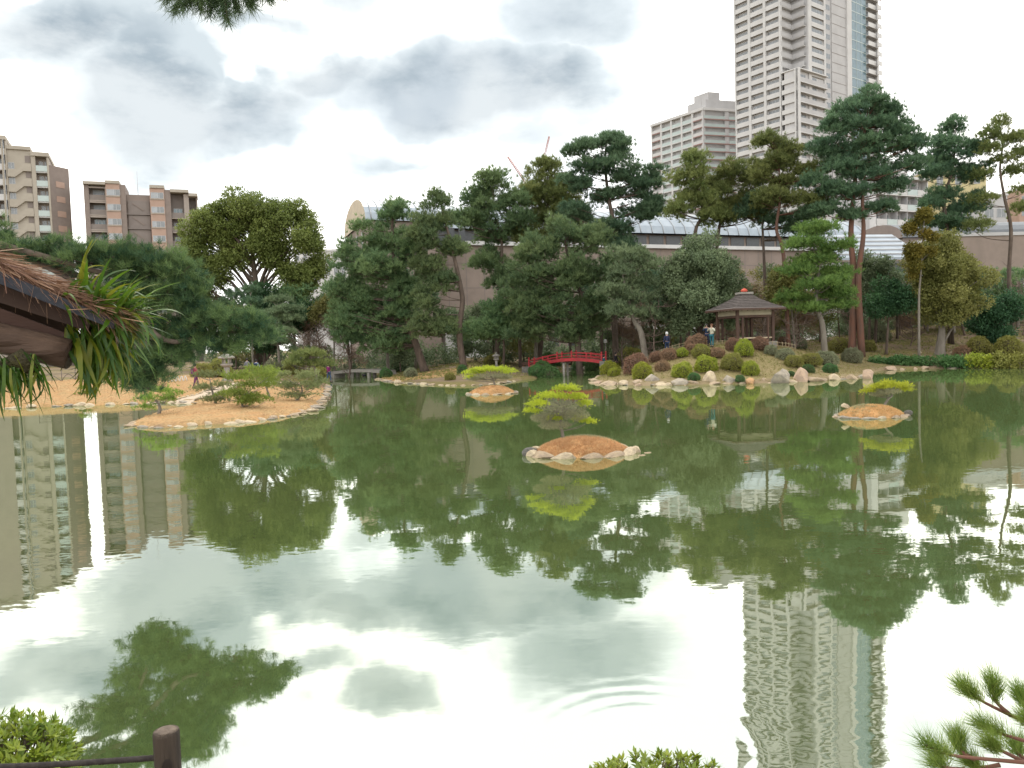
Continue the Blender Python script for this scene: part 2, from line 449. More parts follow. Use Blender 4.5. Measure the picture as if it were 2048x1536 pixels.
def build_water():
    # pond sheet: the outline grown outwards a little so that the banks cut it
    c = PA.mean(0)
    mb = MB(); mb.add([(-90,-5,0),(90,-5,0),(90,95,0),(-90,95,0)], [(0,1,2,3)])
    m = bpy.data.materials.new('pond_water'); m.use_nodes = True; t = m.node_tree; t.nodes.clear(); L = t.links.new
    out = N(t,'ShaderNodeOutputMaterial'); tc = N(t,'ShaderNodeTexCoord')
    def noise(scale, stretch, detail=3, rough=.55):
        mp = N(t,'ShaderNodeMapping'); mp.inputs['Scale'].default_value = stretch
        mp.inputs['Rotation'].default_value = (0,0,R(9))
        L(tc.outputs['Object'], mp.inputs[0])
        n = N(t,'ShaderNodeTexNoise'); n.inputs['Scale'].default_value = scale; n.inputs['Detail'].default_value = detail
        n.inputs['Roughness'].default_value = rough
        L(mp.outputs[0], n.inputs['Vector']); return n
    def vm(op, a, b):
        n = N(t,'ShaderNodeVectorMath', operation=op)
        for i, v in enumerate((a,b)):
            if isinstance(v, tuple): n.inputs[i].default_value = v
            else: L(v, n.inputs[i])
        return n.outputs[0]
    def vs(a, f):
        n = N(t,'ShaderNodeVectorMath', operation='SCALE'); L(a, n.inputs[0])
        if isinstance(f,(int,float)): n.inputs['Scale'].default_value = f
        else: L(f, n.inputs['Scale'])
        return n.outputs[0]
    fine = noise(4.2, (1.0,2.4,1), 4); big = noise(0.55, (.6,2.0,1), 2); calm = noise(0.16, (1,1.6,1), 3)
    cf = map_range(t, calm.outputs['Fac'], .38,.62,.35,1.25)
    a = vs(vm('SUBTRACT', fine.outputs['Color'], (.5,.5,.5)), math_n(t,'MULTIPLY',cf,.020))
    b = vs(vm('SUBTRACT', big.outputs['Color'], (.5,.5,.5)), .007)
    v = vm('ADD', a, b)
    # rings spreading where a carp broke the surface
    for (px,py,wl,amp,r0,rw) in ((1300,1490,.20,.012,0.62,.75),(1560,1560,.17,.002,.35,.55)):
        ctr = G(px,py)
        dv = vm('SUBTRACT', tc.outputs['Object'], (ctr.x,ctr.y,0))
        ln = N(t,'ShaderNodeVectorMath', operation='LENGTH'); L(dv, ln.inputs[0])
        rr = ln.outputs['Value']
        env = map_range(t, math_n(t,'ABSOLUTE',math_n(t,'SUBTRACT',rr,r0)), 0,rw,1,0)
        wv = math_n(t,'MULTIPLY', math_n(t,'SINE', math_n(t,'MULTIPLY', rr, 2*math.pi/wl)), math_n(t,'MULTIPLY',env,amp))
        nd = N(t,'ShaderNodeVectorMath', operation='NORMALIZE'); L(dv, nd.inputs[0])
        v = vm('ADD', v, vs(nd.outputs[0], wv))
    v = vm('MULTIPLY', v, (1,1,0))
    v = vm('ADD', v, (0,0,1))
    nn = N(t,'ShaderNodeVectorMath', operation='NORMALIZE'); L(v, nn.inputs[0])
    fr = N(t,'ShaderNodeFresnel'); fr.inputs['IOR'].default_value = 1.33; L(nn.outputs[0], fr.inputs['Normal'])
    fac = map_range(t, fr.outputs[0], 0.02, 0.75, 0.57, 0.72, False)
    gl = N(t,'ShaderNodeBsdfGlossy'); gl.inputs['Roughness'].default_value = 0.018; gl.inputs['Color'].default_value = (.97,1,.93,1)
    L(nn.outputs[0], gl.inputs['Normal'])
    df = N(t,'ShaderNodeBsdfDiffuse')
    mur = noise(.08,(1,1,1),4)
    L(mix_col(t, map_range(t,mur.outputs['Fac'],.35,.65,0,1), (.075,.112,.036), (.095,.122,.043)), df.inputs['Color'])
    mx = N(t,'ShaderNodeMixShader'); L(fac, mx.inputs[0]); L(df.outputs[0], mx.inputs[1]); L(gl.outputs[0], mx.inputs[2])
    L(mx.outputs[0], out.inputs[0])
    o = mb.build('pond_water', m); o['kind'] = 'structure'
    return o
build_water()

# islets: (centre x, y, half width, half depth, height)
ISL = []
for px, pyf, wpx, b, h in ((1157, 917, 205, .95, .44), (981, 790, 98, 1.3, .50), (1741, 838, 138, .85, .42)):
    f = G(px, pyf); d = f.y + b
    c = P(px, 700, d); ISL.append((c.x, d, wpx*d/FPX/2, b, h))
def isl_z(i, x, y):
    cx, cy, a, b, h = ISL[i]
    q = ((x-cx)/a)**2 + ((y-cy)/b)**2
    return h*(1-q**1.25)-.02 if q < 1 else -1
def topz(x, y): return max(hz(x, y), *(isl_z(i, x, y) for i in range(3)))
# ---------------------------------------------------------------- buildings
M_CONC = mat('pale_concrete', (.68,.67,.66), (.61,.60,.59), rough=.85, scale=.25, spec=.2)
M_CONC2 = mat('grey_concrete', (.56,.55,.55), (.50,.49,.49), rough=.85, scale=.25, spec=.2)
M_WHITE = mat('white_render', (.74,.73,.72), (.66,.65,.64), rough=.8, scale=.4, spec=.25)
M_RECESS = mat('balcony_back_wall', (.64,.63,.63), (.58,.57,.57), rough=.85, scale=.5)
M_GLASS = glass_mat('window_glass', (.22,.24,.255))
M_GLASSB = glass_mat('blue_curtain_glass', (.16,.25,.29), .12)
M_FRAME = mat('window_frame', (.55,.56,.57), rough=.45, spec=.5)
M_CURT = mat('curtain', (.50,.52,.54), (.40,.43,.46), rough=.9, scale=2)
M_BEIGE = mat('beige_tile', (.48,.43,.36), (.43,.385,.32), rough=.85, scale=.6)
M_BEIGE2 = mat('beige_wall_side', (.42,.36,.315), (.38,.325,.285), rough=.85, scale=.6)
M_PINKB = mat('pink_brown_tile', (.50,.35,.28), (.455,.315,.25), rough=.85, scale=.8)
M_BROWN = mat('brown_tile', (.30,.245,.215), (.265,.215,.19), rough=.85, scale=.8)
M_DKBR = mat('grey_brown_panel', (.275,.235,.215), (.245,.21,.19), rough=.8, scale=.8)
M_RED = mat('maroon_band', (.36,.22,.20), (.32,.20,.18), rough=.8, scale=.8)
M_RAILG = mat('balcony_glass_panel', (.52,.60,.58), (.46,.54,.52), rough=.25, spec=.5, scale=.5)
M_ROOFM = mat('metal_roof', (.40,.45,.50), (.33,.38,.43), rough=.38, spec=.5, scale=.5, stretch=(1,.2,1), metal=.25)
M_MUSW = mat('museum_tile', (.345,.275,.235), (.28,.225,.19), rough=.85, scale=.35, bump=.2, bscale=3)
M_CREAM = mat('cream_panel', (.66,.56,.42), (.58,.49,.37), rough=.75, scale=.5)
M_DARK = mat('dark_clerestory', (.07,.075,.085), (.05,.055,.06), rough=.3, spec=.6)
M_YEL = mat('yellow_render', (.62,.54,.30), (.55,.47,.27), rough=.85, scale=.3)
M_STEELR = mat('crane_red_paint', (.55,.17,.12), (.5,.2,.15), rough=.5)

def along(px, A, D, phi):
    """distance along a facade turned by phi from A (at depth D) to a pixel's bearing"""
    r = ray(px, 600); b = r.x/r.y
    return (b*D-A.x)/(math.cos(phi)-b*math.sin(phi))

def box_mesh(name, x0,x1,y0,y1,z0,z1, m):
    mb = MB(); mb.box(x0,x1,y0,y1,z0,z1); return mb.mesh(name, m)

def win_mesh(w, h, panes=2, glass=None, frame=None, curtain=0.0):
    """framed window, lower-left corner at origin, facing -y"""
    mb = MB(); f = .07
    mb.box(0,w,-.05,.0,0,f,1); mb.box(0,w,-.05,.0,h-f,h,1)
    for i in range(panes+1):
        x = (w-f)*i/panes; mb.box(x,x+f,-.047,.0,f,h-f,1)
    mb.box(f,w-f,-.02,.0,f,h-f,0)
    if curtain:
        mb.box(f,f+(w-2*f)*curtain,-.026,-.02,f,h-f,2)
    return mb.mesh('window', [glass or M_GLASS, frame or M_FRAME, M_CURT])

class Facade:
    """one face of a block of flats: local x along it, -y outwards, built under a building"""
    def __init__(s, root, ox, oy, ang, fh):
        s.root, s.ox, s.oy, s.ang, s.fh = root, ox, oy, ang, fh
        s.c, s.s = math.cos(ang), math.sin(ang); s.cache = {}
    def put(s, name, me, x, y, z):
        return link(name, me, s.root, (s.ox+x*s.c-y*s.s, s.oy+x*s.s+y*s.c, z), (0,0,s.ang))
    def box(s, name, x0,x1,y0,y1,z0,z1,m):
        k = (round(x1-x0,3),round(y1-y0,3),round(z1-z0,3),m.name,name)
        if k not in s.cache: s.cache[k] = box_mesh(name,0,x1-x0,0,y1-y0,0,z1-z0,m)
        return s.put(name, s.cache[k], x0,y0,z0)
    def win(s, x, y, z, w, h, panes=2, glass=None, curtain=0.0):
        k = ('w',round(w,2),round(h,2),panes,glass.name if glass else '',round(curtain,1))
        if k not in s.cache: s.cache[k] = win_mesh(w,h,panes,glass,None,curtain)
        return s.put('window', s.cache[k], x,y,z)

def tower_main():
    D = 250.0; A = P(1563, 300, D)
    fh = 3.12; nf = 49; f0 = 13
    root = thing('residential_tower', 'very tall pale grey residential tower with a blue glass strip, stepped balconies', 'tower', (A.x, A.y, 1.2))
    aU = R(36); aV = R(36+90)           # directions of right face and left face
    U = Vector((math.cos(aU), math.sin(aU))); Vv = Vector((math.cos(aV), math.sin(aV)))
    H = nf*fh; db = 1.05
    def pt(u,v): p = U*u+Vv*v; return (p.x,p.y)
    LV = 17.6; NU = 7.4; NV = 5.2; RU = 41.0
    # cores set back behind the balconies
    mb = MB(); mb.prism([pt(db,db), pt(30,db), pt(30,LV), pt(db,LV)], 0, H)
    mb.build('core_wall', M_RECESS, root)
    mb = MB(); mb.prism([pt(NU+.1,-NV+.35), pt(NU+RU,-NV+.35), pt(NU+RU,10), pt(NU+.1,10)], 0, H)
    mb.build('wall', M_CONC2, root)
    # left face: runs from A along V; local x from far end to A so that -y points outwards (to the left-front)
    O = Vv*LV
    L_ = Facade(root, O.x, O.y, aV+math.pi, fh)
    bay = LV/3
    for i in range(4):
        x = i*bay; L_.box('column', max(0,x-.45), min(LV,x+.45)if i<3 else LV+.02, 0, db-.01, 0, H, M_CONC)
    for k in range(f0, nf):
        z = k*fh
        for i in range(3):
            x0 = i*bay+.45; x1 = (i+1)*bay-.45
            L_.box('balcony', x0,x1,.12,.30,z-.35,z+1.12,M_CONC)
            L_.win(x0+.3, db-.002, z+.1, x1-x0-1.2, 2.2, 3, curtain=rnd.choice([0,0,.3,.5]))
        L_.box('slab', .0, LV, .35, db-.02, z-.3, z-.05, M_CONC2)
    # notch: V-shaped balconies between the two wings
    for k in range(f0+14, nf):
        z = k*fh
        mb = MB()
        a = pt(.3,.05); b = pt(NU-1.0,.05); c = pt(NU-1.0,-NV+1.0)
        for p,q in ((a,b),(b,c)): mb.bar((*p,z+.45),(*q,z+.45),.16,1.35)
        mb.prism([a, b, c, pt(NU+.2,-NV+1.0), pt(NU+.2,db), pt(.3,db)], z-.42, z-.22, 1)
        mb.build('corner_balcony', [M_CONC2, M_WHITE], root)
    # right face
    O2 = U*NU - Vv*NV
    F = Facade(root, O2.x, O2.y, aU, fh)
    # pilasters
    for x0,x1,yy in ((0,1.6,-.10),(8.6,9.6,-.06),(21.5,24.2,-.5)):
        F.box('column', x0,x1,yy,.33,0,H,M_CONC)
    F.box('blank_wall', 13.2,21.5,.06,.30,0,H,M_CONC2)
    F.box('curtain_wall', 24.25,33.2,-.28,.28,0,H,M_GLASSB)
    for x in (24.2,27.2,30.2,33.2): F.box('mullion', x,x+.12,-.36,-.29,0,H,M_RAILG)
    F.box('column', 46.9-7.4+.2, 46.9-7.4+1.4,-.7,.3,0,H,M_CONC)
    for k in range(f0, nf):
        z = k*fh
        F.box('spandrel', 24.25,33.2,-.34,-.281,z-.12,z+.12,M_RAILG)
        if k >= f0+11:
            F.box('balcony', 1.62,8.58,-.14,.1,z-.35,z+1.05,M_CONC)
            F.win(2.1,.345,z+.15,6.0,2.3,4)
            F.win(10.2,.345,z+.6,2.4,1.7,2)
            F.box('spandrel_band', 13.2,21.5,.0,.058,z-.12,z-.02,M_DKBR)
        F.box('balcony', 33.3,38.0,-1.3,-1.1,z-.4,z+1.05,M_WHITE)
        F.box('balcony', 37.4,40.0,-2.3,-2.1,z-.4,z+1.05,M_WHITE)
        F.box('slab', 33.3,39.6,-1.09,.2,z-.4,z-.15,M_CONC2)
        F.win(33.6,.345,z+.1,4.4,2.2,3)
    # lower block filling the notch up to mid height
    kt = f0+14
    zt = kt*fh+.6
    mb = MB(); mb.prism([pt(.5,-NV-.8+db), pt(NU+9,-NV-.8+db), pt(NU+9,-1), pt(.5,-1)], 0, zt-.3); mb.build('lower_block', M_RECESS, root)
    mb = MB(); mb.prism([pt(.2,-NV-1), pt(NU+9.3,-NV-1), pt(NU+9.3,.0), pt(.2,.0)], zt-.3, zt); mb.build('lower_block_roof', M_WHITE, root)
    O3 = -Vv*(NV+.9)
    F3 = Facade(root, O3.x, O3.y, aU, fh)
    F4 = Facade(root, 0, 0, aV+math.pi, fh)
    F4.box('column', NV+.2, NV+1.1, .0, 1.2, 0, zt-.3, M_CONC)
    F3.box('column', .0, 1.2, .0, 1.2, 0, zt-.3, M_CONC)
    for k in range(f0, kt):
        z = k*fh
        F3.box('balcony', 1.22, NU+9, .05,.22, z-.35, z+1.05, M_CONC2)
        F3.box('slab', 1.0, NU+9.2, -.15,.8, z-.55, z-.351, M_WHITE)
        F3.win(2.2, db-.002, z+.2, 3.6, 2.2, 3); F3.win(8.2, db-.002, z+.2, 3.6, 2.2, 3)
        F4.box('balcony', .3, NV+.2, .05,.22, z-.35, z+1.05, M_CONC)
    mb = MB(); mb.prism([pt(-.3,-.3), pt(30,-.3), pt(30,LV+.3), pt(-.3,LV+.3)], H, H+1.2)
    mb.prism([pt(NU-.2,-NV-.3), pt(NU+RU,-NV-.3), pt(NU+RU,-.31), pt(NU-.2,-.31)], H, H+1.3)
    mb.build('roof', M_CONC, root)
tower_main()

def tower_second():
    D = 300.0; A = P(1407, 300, D)
    fh = 3.05; nf = 29; f0 = 6
    root = thing('apartment_tower', 'grey apartment tower with maroon floor bands, left of the tallest tower', 'tower', (A.x, A.y, 1.2))
    aU = R(16); aV = R(180-54); H = nf*fh; db = 1.4
    U = Vector((math.cos(aU), math.sin(aU))); Vv = Vector((math.cos(aV), math.sin(aV)))
    def pt(u,v): p = U*u+Vv*v; return (p.x,p.y)
    LV = 27.0; RU = 18.0
    mb = MB(); mb.prism([pt(db,db), pt(RU,db), pt(RU,LV), pt(db,LV)], 0, H); mb.build('core_wall', M_RECESS, root)
    O = Vv*LV; Lf = Facade(root, O.x, O.y, aV+math.pi, fh); bay = LV/5
    for i in range(6):
        x = i*bay; Lf.box('column', max(0,x-.4), min(LV,x+.4), .05, db, 0, H, M_CONC)
    Rf = Facade(root, 0, 0, aU, fh)
    Rf.box('column', 0, .5, .05, db, 0, H, M_CONC2); Rf.box('blank_wall', 9.6,11.4,.2,db,0,H,M_CONC2)
    for k in range(f0, nf):
        z = k*fh
        for i in range(5):
            x0 = i*bay+.4; x1 = (i+1)*bay-.4
            end = i in (0,4)
            Lf.box('balcony', x0,x1,.1,.25,z-.05,z+1.1, M_RAILG if not end else M_CONC)
            Lf.box('floor_band', x0,x1,.06,.3,z-.45,z-.06, M_RED if end else M_CONC)
            Lf.win(x0+.4, db-.002, z+.1, x1-x0-.8, 2.2, 2)
        Rf.box('floor_band', .5, RU, .0,.3,z-.45,z-.06, M_RED)
        Rf.box('balcony', .5, 9.6, .08,.22,z-.05,z+1.1,M_RAILG); Rf.box('balcony', 11.4, RU, .08,.22,z-.05,z+1.1,M_RAILG)
        Rf.win(2.0, db-.002, z+.2, 5.0, 2.2, 3)
    mb = MB(); mb.prism([pt(-.2,-.2), pt(RU,-.2), pt(RU,LV+.2), pt(-.2,LV+.2)], H, H+1.0, 0)
    mb.build('roof', [M_CONC], root)
    mb = MB(); mb.prism([pt(4,3), pt(RU+2,3), pt(RU+2,12), pt(4,12)], H+1, H+5); mb.prism([pt(6,4), pt(11,4), pt(11,11), pt(6,11)], H+5, H+8.2)
    mb.build('penthouse', M_CONC2, root)
    mb = MB(); p = pt(2,3); mb.tube([(*p,H+1),(*p,H+12)],.08,5); mb.build('antenna', M_CONC2, root)
tower_second()

def block_left():
    """beige slab block with the outside staircase"""
    D = 155.0; s = D/FPX; A = P(0, 700, D)
    fh = 3.0; nf = 15
    root = thing('apartment_block', 'tall beige apartment block with zigzag outdoor staircase and dark landing windows', 'building', (A.x, A.y, 1.2), R(25))
    top = lambda px,py: P(px,py,D).z - 1.2
    F = Facade(root, 0, 0, 0.0, fh)
    X = lambda px: along(px, A, D, R(25))
    H1, H2, H3 = top(10,276), top(55,292), top(105,302)
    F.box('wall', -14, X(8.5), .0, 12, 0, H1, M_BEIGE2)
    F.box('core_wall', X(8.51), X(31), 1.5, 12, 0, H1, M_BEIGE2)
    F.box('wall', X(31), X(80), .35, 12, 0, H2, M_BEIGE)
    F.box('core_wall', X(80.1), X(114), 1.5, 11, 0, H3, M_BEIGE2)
    for a,b,h,y in ((21.5,25,H1,-.1),(29,31.5,H1,.0),(79.5,88,H3,-.05),(110.5,114,H3,-.05)):
        F.box('column', X(a),X(b),y,1.6,0,h,M_BEIGE)
    F.box('roof_edge', -14.2,X(32),-.3,12.2,H1,H1+.8,M_BEIGE); F.box('roof_edge', X(32.1),X(79.4),.0,12.1,H2,H2+.7,M_BEIGE)
    F.box('roof_edge', X(79.5),X(115.5),-.3,11.2,H3,H3+.8,M_BEIGE)
    mb = MB(); mb.tube([(X(27),-.5,0),(X(27),-.5,H1)],.05,5); mb.build('drain_pipe', M_FRAME, root)
    zig = MB()   # slanting stair parapet: level, rise, level
    y0, y1 = -.12,.34; x0,xa,xb,x1 = 0, X(46)-X(32), X(63)-X(32), X(79)-X(32)
    lo = [(x0,0),(xa,0),(xb,1.25),(x1,1.25)]; hi = [(x1,2.75),(xb,2.75),(xa,1.55),(x0,1.55)]
    poly = lo+hi; n = len(poly)
    zig.add([(x,y0,z) for x,z in poly]+[(x,y1,z) for x,z in poly], [(0,1,6,7),(1,2,5,6),(2,3,4,5)]+[(i,n+i,n+(i+1)%n,(i+1)%n) for i in range(n)])
    zme = zig.mesh('stair_parapet', M_BEIGE)
    off = (H2-1.0) % fh
    for k in range(4, nf):
        z = off+k*fh
        if z+2.6 < H1:
            F.box('balcony', X(8.6),X(21.4),.0,.15,z-.2,z+1.0,M_CONC); F.box('slab', X(8.6),X(21.4),.16,1.5,z-.3,z-.1,M_CONC)
            F.win(X(12),1.499,z+.1,X(20)-X(12),2.1,2)
            F.box('balcony', X(25.1),X(28.9),.0,.15,z-.2,z+1.0,M_BEIGE)
        if z+2.6 < H2:
            F.put('stair_parapet', zme, X(32), 0, z-1.5)
            F.win(X(33), .349, z+.15, X(45.5)-X(33), 1.25, 2)
            F.box('opening', X(67),X(78),.30,.349,z+1.55,z+2.9,M_DKBR)
        if z+2.6 < H3+1:
            F.box('balcony', X(88.1),X(110.4),.0,.12,z-.1,z+1.05,M_RAILG); F.box('slab', X(88.1),X(110.4),.13,1.5,z-.35,z-.12,M_CONC)
            F.win(X(93),1.499,z+.1,X(102)-X(93),2.1,2); F.win(X(104),1.499,z+.1,X(108)-X(104),2.1,1)
    # receding right side
    S = Facade(root, X(114.05), 0.3, R(42), fh)
    S.box('side_wall', 0,4.4,.0,.5,0,H3-1.5,M_BROWN)
    for k in range(4, nf):
        z = off+k*fh
        if z+2 < H3-2: S.box('side_panel', 1.3,3.2,-.06,-.001,z+.1,z+1.3,M_PINKB)
block_left()

def block_second():
    D = 160.0; s = D/FPX; A = P(180, 700, D)
    fh = 3.0
    root = thing('apartment_block', 'low-rise brown and salmon apartment block with recessed corner balconies', 'building', (A.x, A.y, 1.2), R(21))
    top = lambda px,py: P(px,py,D).z - 1.2
    F = Facade(root, 0, 0, 0.0, fh); X = lambda px: along(px, A, D, R(21))
    HA = top(240,366); HB = top(285,380); HC_ = top(330,369); HD = top(395,378)
    def zone(a,b,y,h,m,name='wall'): F.box(name, X(a),X(b),y,8 if b<380 else 4,0,h,m)
    zone(180,190,0.1,HA,M_BROWN); zone(190.05,222,1.9,HA,M_DKBR,'core_wall'); zone(222.05,224.3,.12,HA,M_BEIGE2)
    zone(224.35,252,-.35,HA+.3,M_PINKB); zone(252.05,263,-.15,HA+.2,M_BROWN); zone(263.05,311,1.0,HB,M_BROWN,'recess_wall')
    zone(311.05,340,-.35,HC_+.3,M_PINKB); zone(340.05,352,-.15,HC_+.1,M_BROWN); zone(352.05,378,1.9,HC_-.5,M_DKBR,'core_wall')
    zone(378.05,388,.1,HC_-.6,M_BEIGE2); zone(388.05,402,2.4,HD,M_DKBR,'core_wall'); zone(402.05,405,.9,HD,M_BROWN)
    for a,b,h in ((179.5,223.9,HA+.02),(311.6,340.4,HC_+.32),(351.9,388.3,HC_-.4),(388.4,406,HD+.02),(223.95,252.3,HA+.32)):
        F.box('roof_edge', X(a),X(b),-.6,8.1 if b<380 else 4.1,h,h+.6,M_BEIGE)
    offz = (HA-2.85) % fh
    for k in range(3,13):
        z = offz+k*fh
        if z > HA: continue
        c = rnd.choice([.3,.45,.6])
        if z+2.2 < HA:
            F.box('balcony', X(190.1),X(222),.35,.5,z-.1,z+.9,M_DKBR); F.box('slab', X(190.1),X(222),.2,1.9,z-.4,z-.15,M_BEIGE2)
            F.box('lintel', X(190.1),X(222),.22,.5,z+2.25,z+2.55,M_BEIGE2)
            F.win(X(196),1.899,z,(20*s),2.1,3,M_CURT if k%3 else M_GLASSB)
            F.win(X(226),-.349,z+.75,(24*s),1.25,3,M_GLASS,c)
            F.box('sill', X(224.6),X(252),-.5,-.351,z+.5,z+.66,M_BEIGE)
            F.win(X(313),-.349,z+.45,(24*s),1.25,3,M_GLASS,c)
            F.box('sill', X(311.3),X(340),-.5,-.351,z+.2,z+.36,M_BEIGE)
        if z+2.0 < HB:
            F.box('louvre_panel', X(266),X(309),.72,.999,z+.35,z+fh-.05,M_DKBR)
            F.box('ledge', X(263.1),X(311),.45,.999,z+.05,z+.3,M_DKBR)
            mb = MB(); mb.bar((X(275),.66,z+2.5),(X(297),.66,z+1.0),.10,.22); 
            o = mb.build('stair_brace', M_BROWN, root)
        if z+2.0 < HC_-.5:
            F.box('balcony', X(352.1),X(378),.35,.5,z-.35,z+.7,M_DKBR); F.box('slab', X(352.1),X(378),.2,1.9,z-.6,z-.4,M_BEIGE2)
            F.win(X(356),1.899,z-.2,(17*s),2.0,3,M_CURT if k%2 else M_GLASSB)
        if z+2.0 < HD:
            F.box('balcony', X(388.1),X(402),1.0,1.15,z-.5,z+.6,M_PINKB); F.box('slab', X(388.1),X(402),1.16,2.4,z-.6,z-.4,M_BEIGE2)
            F.win(X(391),2.399,z-.3,(8*s),2.0,2)
    mb = MB(); p = (X(285),4,HB); mb.tube([p,(p[0],p[1],HB+5.5)],.05,5); mb.build('antenna', M_FRAME, root)
block_second()

def barrel(mb, x0, x1, y0, y1, z0, rise, n=8, mi=0):
    """shallow curved roof, ridge along x"""
    pts = []
    for i in range(n+1):
        a = math.pi*i/n
        pts.append(((y0+y1)/2-(y1-y0)/2*math.cos(a), z0+rise*math.sin(a)))
    vs = [(x0,y,z) for y,z in pts]+[(x1,y,z) for y,z in pts]
    m = n+1
    mb.add(vs, [(i,i+1,m+i+1,m+i) for i in range(n)][::-1], mi)
    mb.add(vs, [list(range(m))[::-1], list(range(m,2*m))], mi+1)

def museum():
    # tall barrel-vaulted hall at the left, long lower wing to the right
    D = 100.0; s = D/FPX; A = P(744, 700, D)
    root = thing('museum_building', 'long brown tiled museum with curved grey metal roofs behind the pines', 'building', (A.x, A.y, 1.2), R(21))
    PH = R(21)
    def dep(px, y=0): return D+along(px,A,D,PH)*math.sin(PH)+y*math.cos(PH)
    t = lambda px,py,d=D: P(px,py,d).z-1.2
    X = lambda px: along(px, A, D, PH)
    zE = t(744,440); zT = t(730,402,107)
    mb = MB(); mb.box(0,X(880),0,16,0,zE); mb.build('wall', M_MUSW, root)
    mb = MB(); barrel(mb,-.25,X(880),-.5,16.5,zE+.003,zT-zE,12); mb.build('vault_roof', [M_ROOFM,M_CREAM], root)
    seam = None
    for i in range(9):
        x = .5+i*(X(880))/9
        mb = MB()
        pts = [(8-8.6*math.cos(math.pi*j/12), zE+.03+(zT-zE+.03)*math.sin(math.pi*j/12)) for j in range(0,8)]
        mb.tube([(x,y,z) for y,z in pts], .07, 4); mb.build('roof_seam', M_FRAME, root)
    for i in range(3):
        x = 3+i*4; mb = MB(); mb.box(-.06,0,x,x+.9,zE-4.5,zE-1.0); mb.build('slot_window', M_DARK, root)
    for i in range(6):
        x = X(812)+i*1.5; mb = MB(); mb.box(x,x+.9,-.06,-.002,zE-3.5,zE-.7); mb.build('slot_window', M_DARK, root)
    # wing
    W0, W1 = X(858), X(1765); y0, y1 = 4.0, 26.0
    zf = t(1400,497,dep(1400,4)); zc = t(1400,468,dep(1400,4)); zr = t(1400,428,dep(1400,14))
    mb = MB(); mb.box(W0,W1,y0,y1,0,zf); mb.build('wall', M_MUSW, root)
    mb = MB(); mb.box(W0,W1+.4,y0-.5,y0+.2,zf,zf+.55); mb.build('fascia', M_WHITE, root)
    mb = MB(); mb.box(W0,W1,y0+.8,y1,zf,zc); mb.build('clerestory', M_MUSW, root)
    n = 26
    for i in range(n):
        x = W0+(W1-W0)*i/n
        mb = MB(); mb.box(x+.25,x+(W1-W0)/n-.25,y0+.7,y0+.797,zf+.62,zc-.15); mb.build('clerestory_window', M_DARK, root)
    mb = MB(); barrel(mb,W0,W1,y0-.6,y1,zc+.003,zr-zc,12); mb.build('curved_roof', [M_ROOFM,M_MUSW], root)
    for i in range(40):
        x = W0+.5+(W1-W0-1)*i/39; mb = MB()
        c = (y0-.6+y1)/2; h = (y1-y0+.6)/2
        mb.tube([(x,c-(h+.04)*math.cos(math.pi*j/12),zc+.03+(zr-zc+.04)*math.sin(math.pi*j/12)) for j in range(0,8)],.07,4)
        mb.build('roof_seam', M_FRAME, root)
    jm = MB(); jm.box(0,.09,-.02,-.002,.3,zf-.05); jme = jm.mesh('panel_joint', M_DKBR)
    for i in range(30):
        link('panel_joint', jme, root, (W0+(W1-W0)*(i+.5)/30,y0,0))
    for zz in (zf*.33,zf*.62,zf*.84):
        mb = MB(); mb.box(W0,W1,y0-.025,y0-.003,zz,zz+.07); mb.build('course_line', M_DKBR, root)
    # ground-floor pieces glimpsed between trunks: pale base, entrance canopy
    mb = MB(); mb.box(X(900),X(985),y0-1.2,y0-.02,0,4.0); mb.build('porch_wall', M_CONC, root)
    mb = MB(); mb.box(X(1290),X(1420),y0-3.2,y0-.02,3.2,3.8); mb.build('canopy', M_CONC2, root)
    for px in (1300,1340,1380,1412):
        mb = MB(); mb.box(X(px),X(px)+.35,y0-3.1,y0-2.8,0,3.2); mb.build('column', M_CONC2, root)
    for i in range(22):
        x = X(1000)+i*(X(1740)-X(1000))/22; mb = MB(); mb.box(x,x+1.5,y0-.05,y0-.002,1.2,3.2); mb.build('window', M_DARK, root)
museum()

def lodge_right():
    D = 92.0; A = P(1690, 700, D); s = D/FPX
    root = thing('lodge_building', 'two-storey hall with pale blue sloping metal roof behind the twin-trunk pine', 'building', (A.x, A.y, 1.2), R(10))
    X = lambda px: (px-1690)*s/.97
    t = lambda px,py,d=D: P(px,py,d).z-1.2
    ze = t(1700,516); zr = t(1760,470,97); xe = X(1850)
    zb = t(1750,548)
    mb = MB(); mb.box(0,xe,0.8,10,0,ze-.35); mb.build('wall', M_WHITE, root)
    mb = MB(); mb.add([(-.6,-.6,ze-.3),(xe+.5,-.6,ze-.3),(xe+.5,5.5,zr),(-.6,5.5,zr),(-.6,-.6,ze),(xe+.5,-.6,ze),(xe+.5,5.5,zr+.3),(-.6,5.5,zr+.3)],
        [(0,3,2,1),(4,5,6,7),(0,1,5,4),(1,2,6,5),(2,3,7,6),(3,0,4,7)]); mb.build('roof', M_ROOFM, root)
    for i in range(5):
        f = (i+.6)/5.4; y = -.6+6.1*f; z = ze+(zr+.3-ze)*f
        mb = MB(); mb.box(-.5,xe+.4,y-.05,y+.05,z+.0,z+.14); mb.build('snow_guard', M_CONC2, root)
    mb = MB(); mb.box(-.3,xe+.3,-.9,.79,zb-.3,zb); mb.build('balcony', M_WHITE, root)
    for i in range(7):
        x = .4+i*1.35
        mb = MB(); mb.box(x,x+1.0,.74,.797,zb+.3,ze-.6); mb.build('window', M_DARK, root)
        mb = MB(); mb.box(x-.25,x-.05,.6,.797,0.,ze-.36); mb.build('post', M_BROWN, root)
    mb = MB(); mb.box(-.2,xe-.2,.55,.739,0,zb-.31); mb.build('lower_wall', M_MUSW, root)
lodge_right()

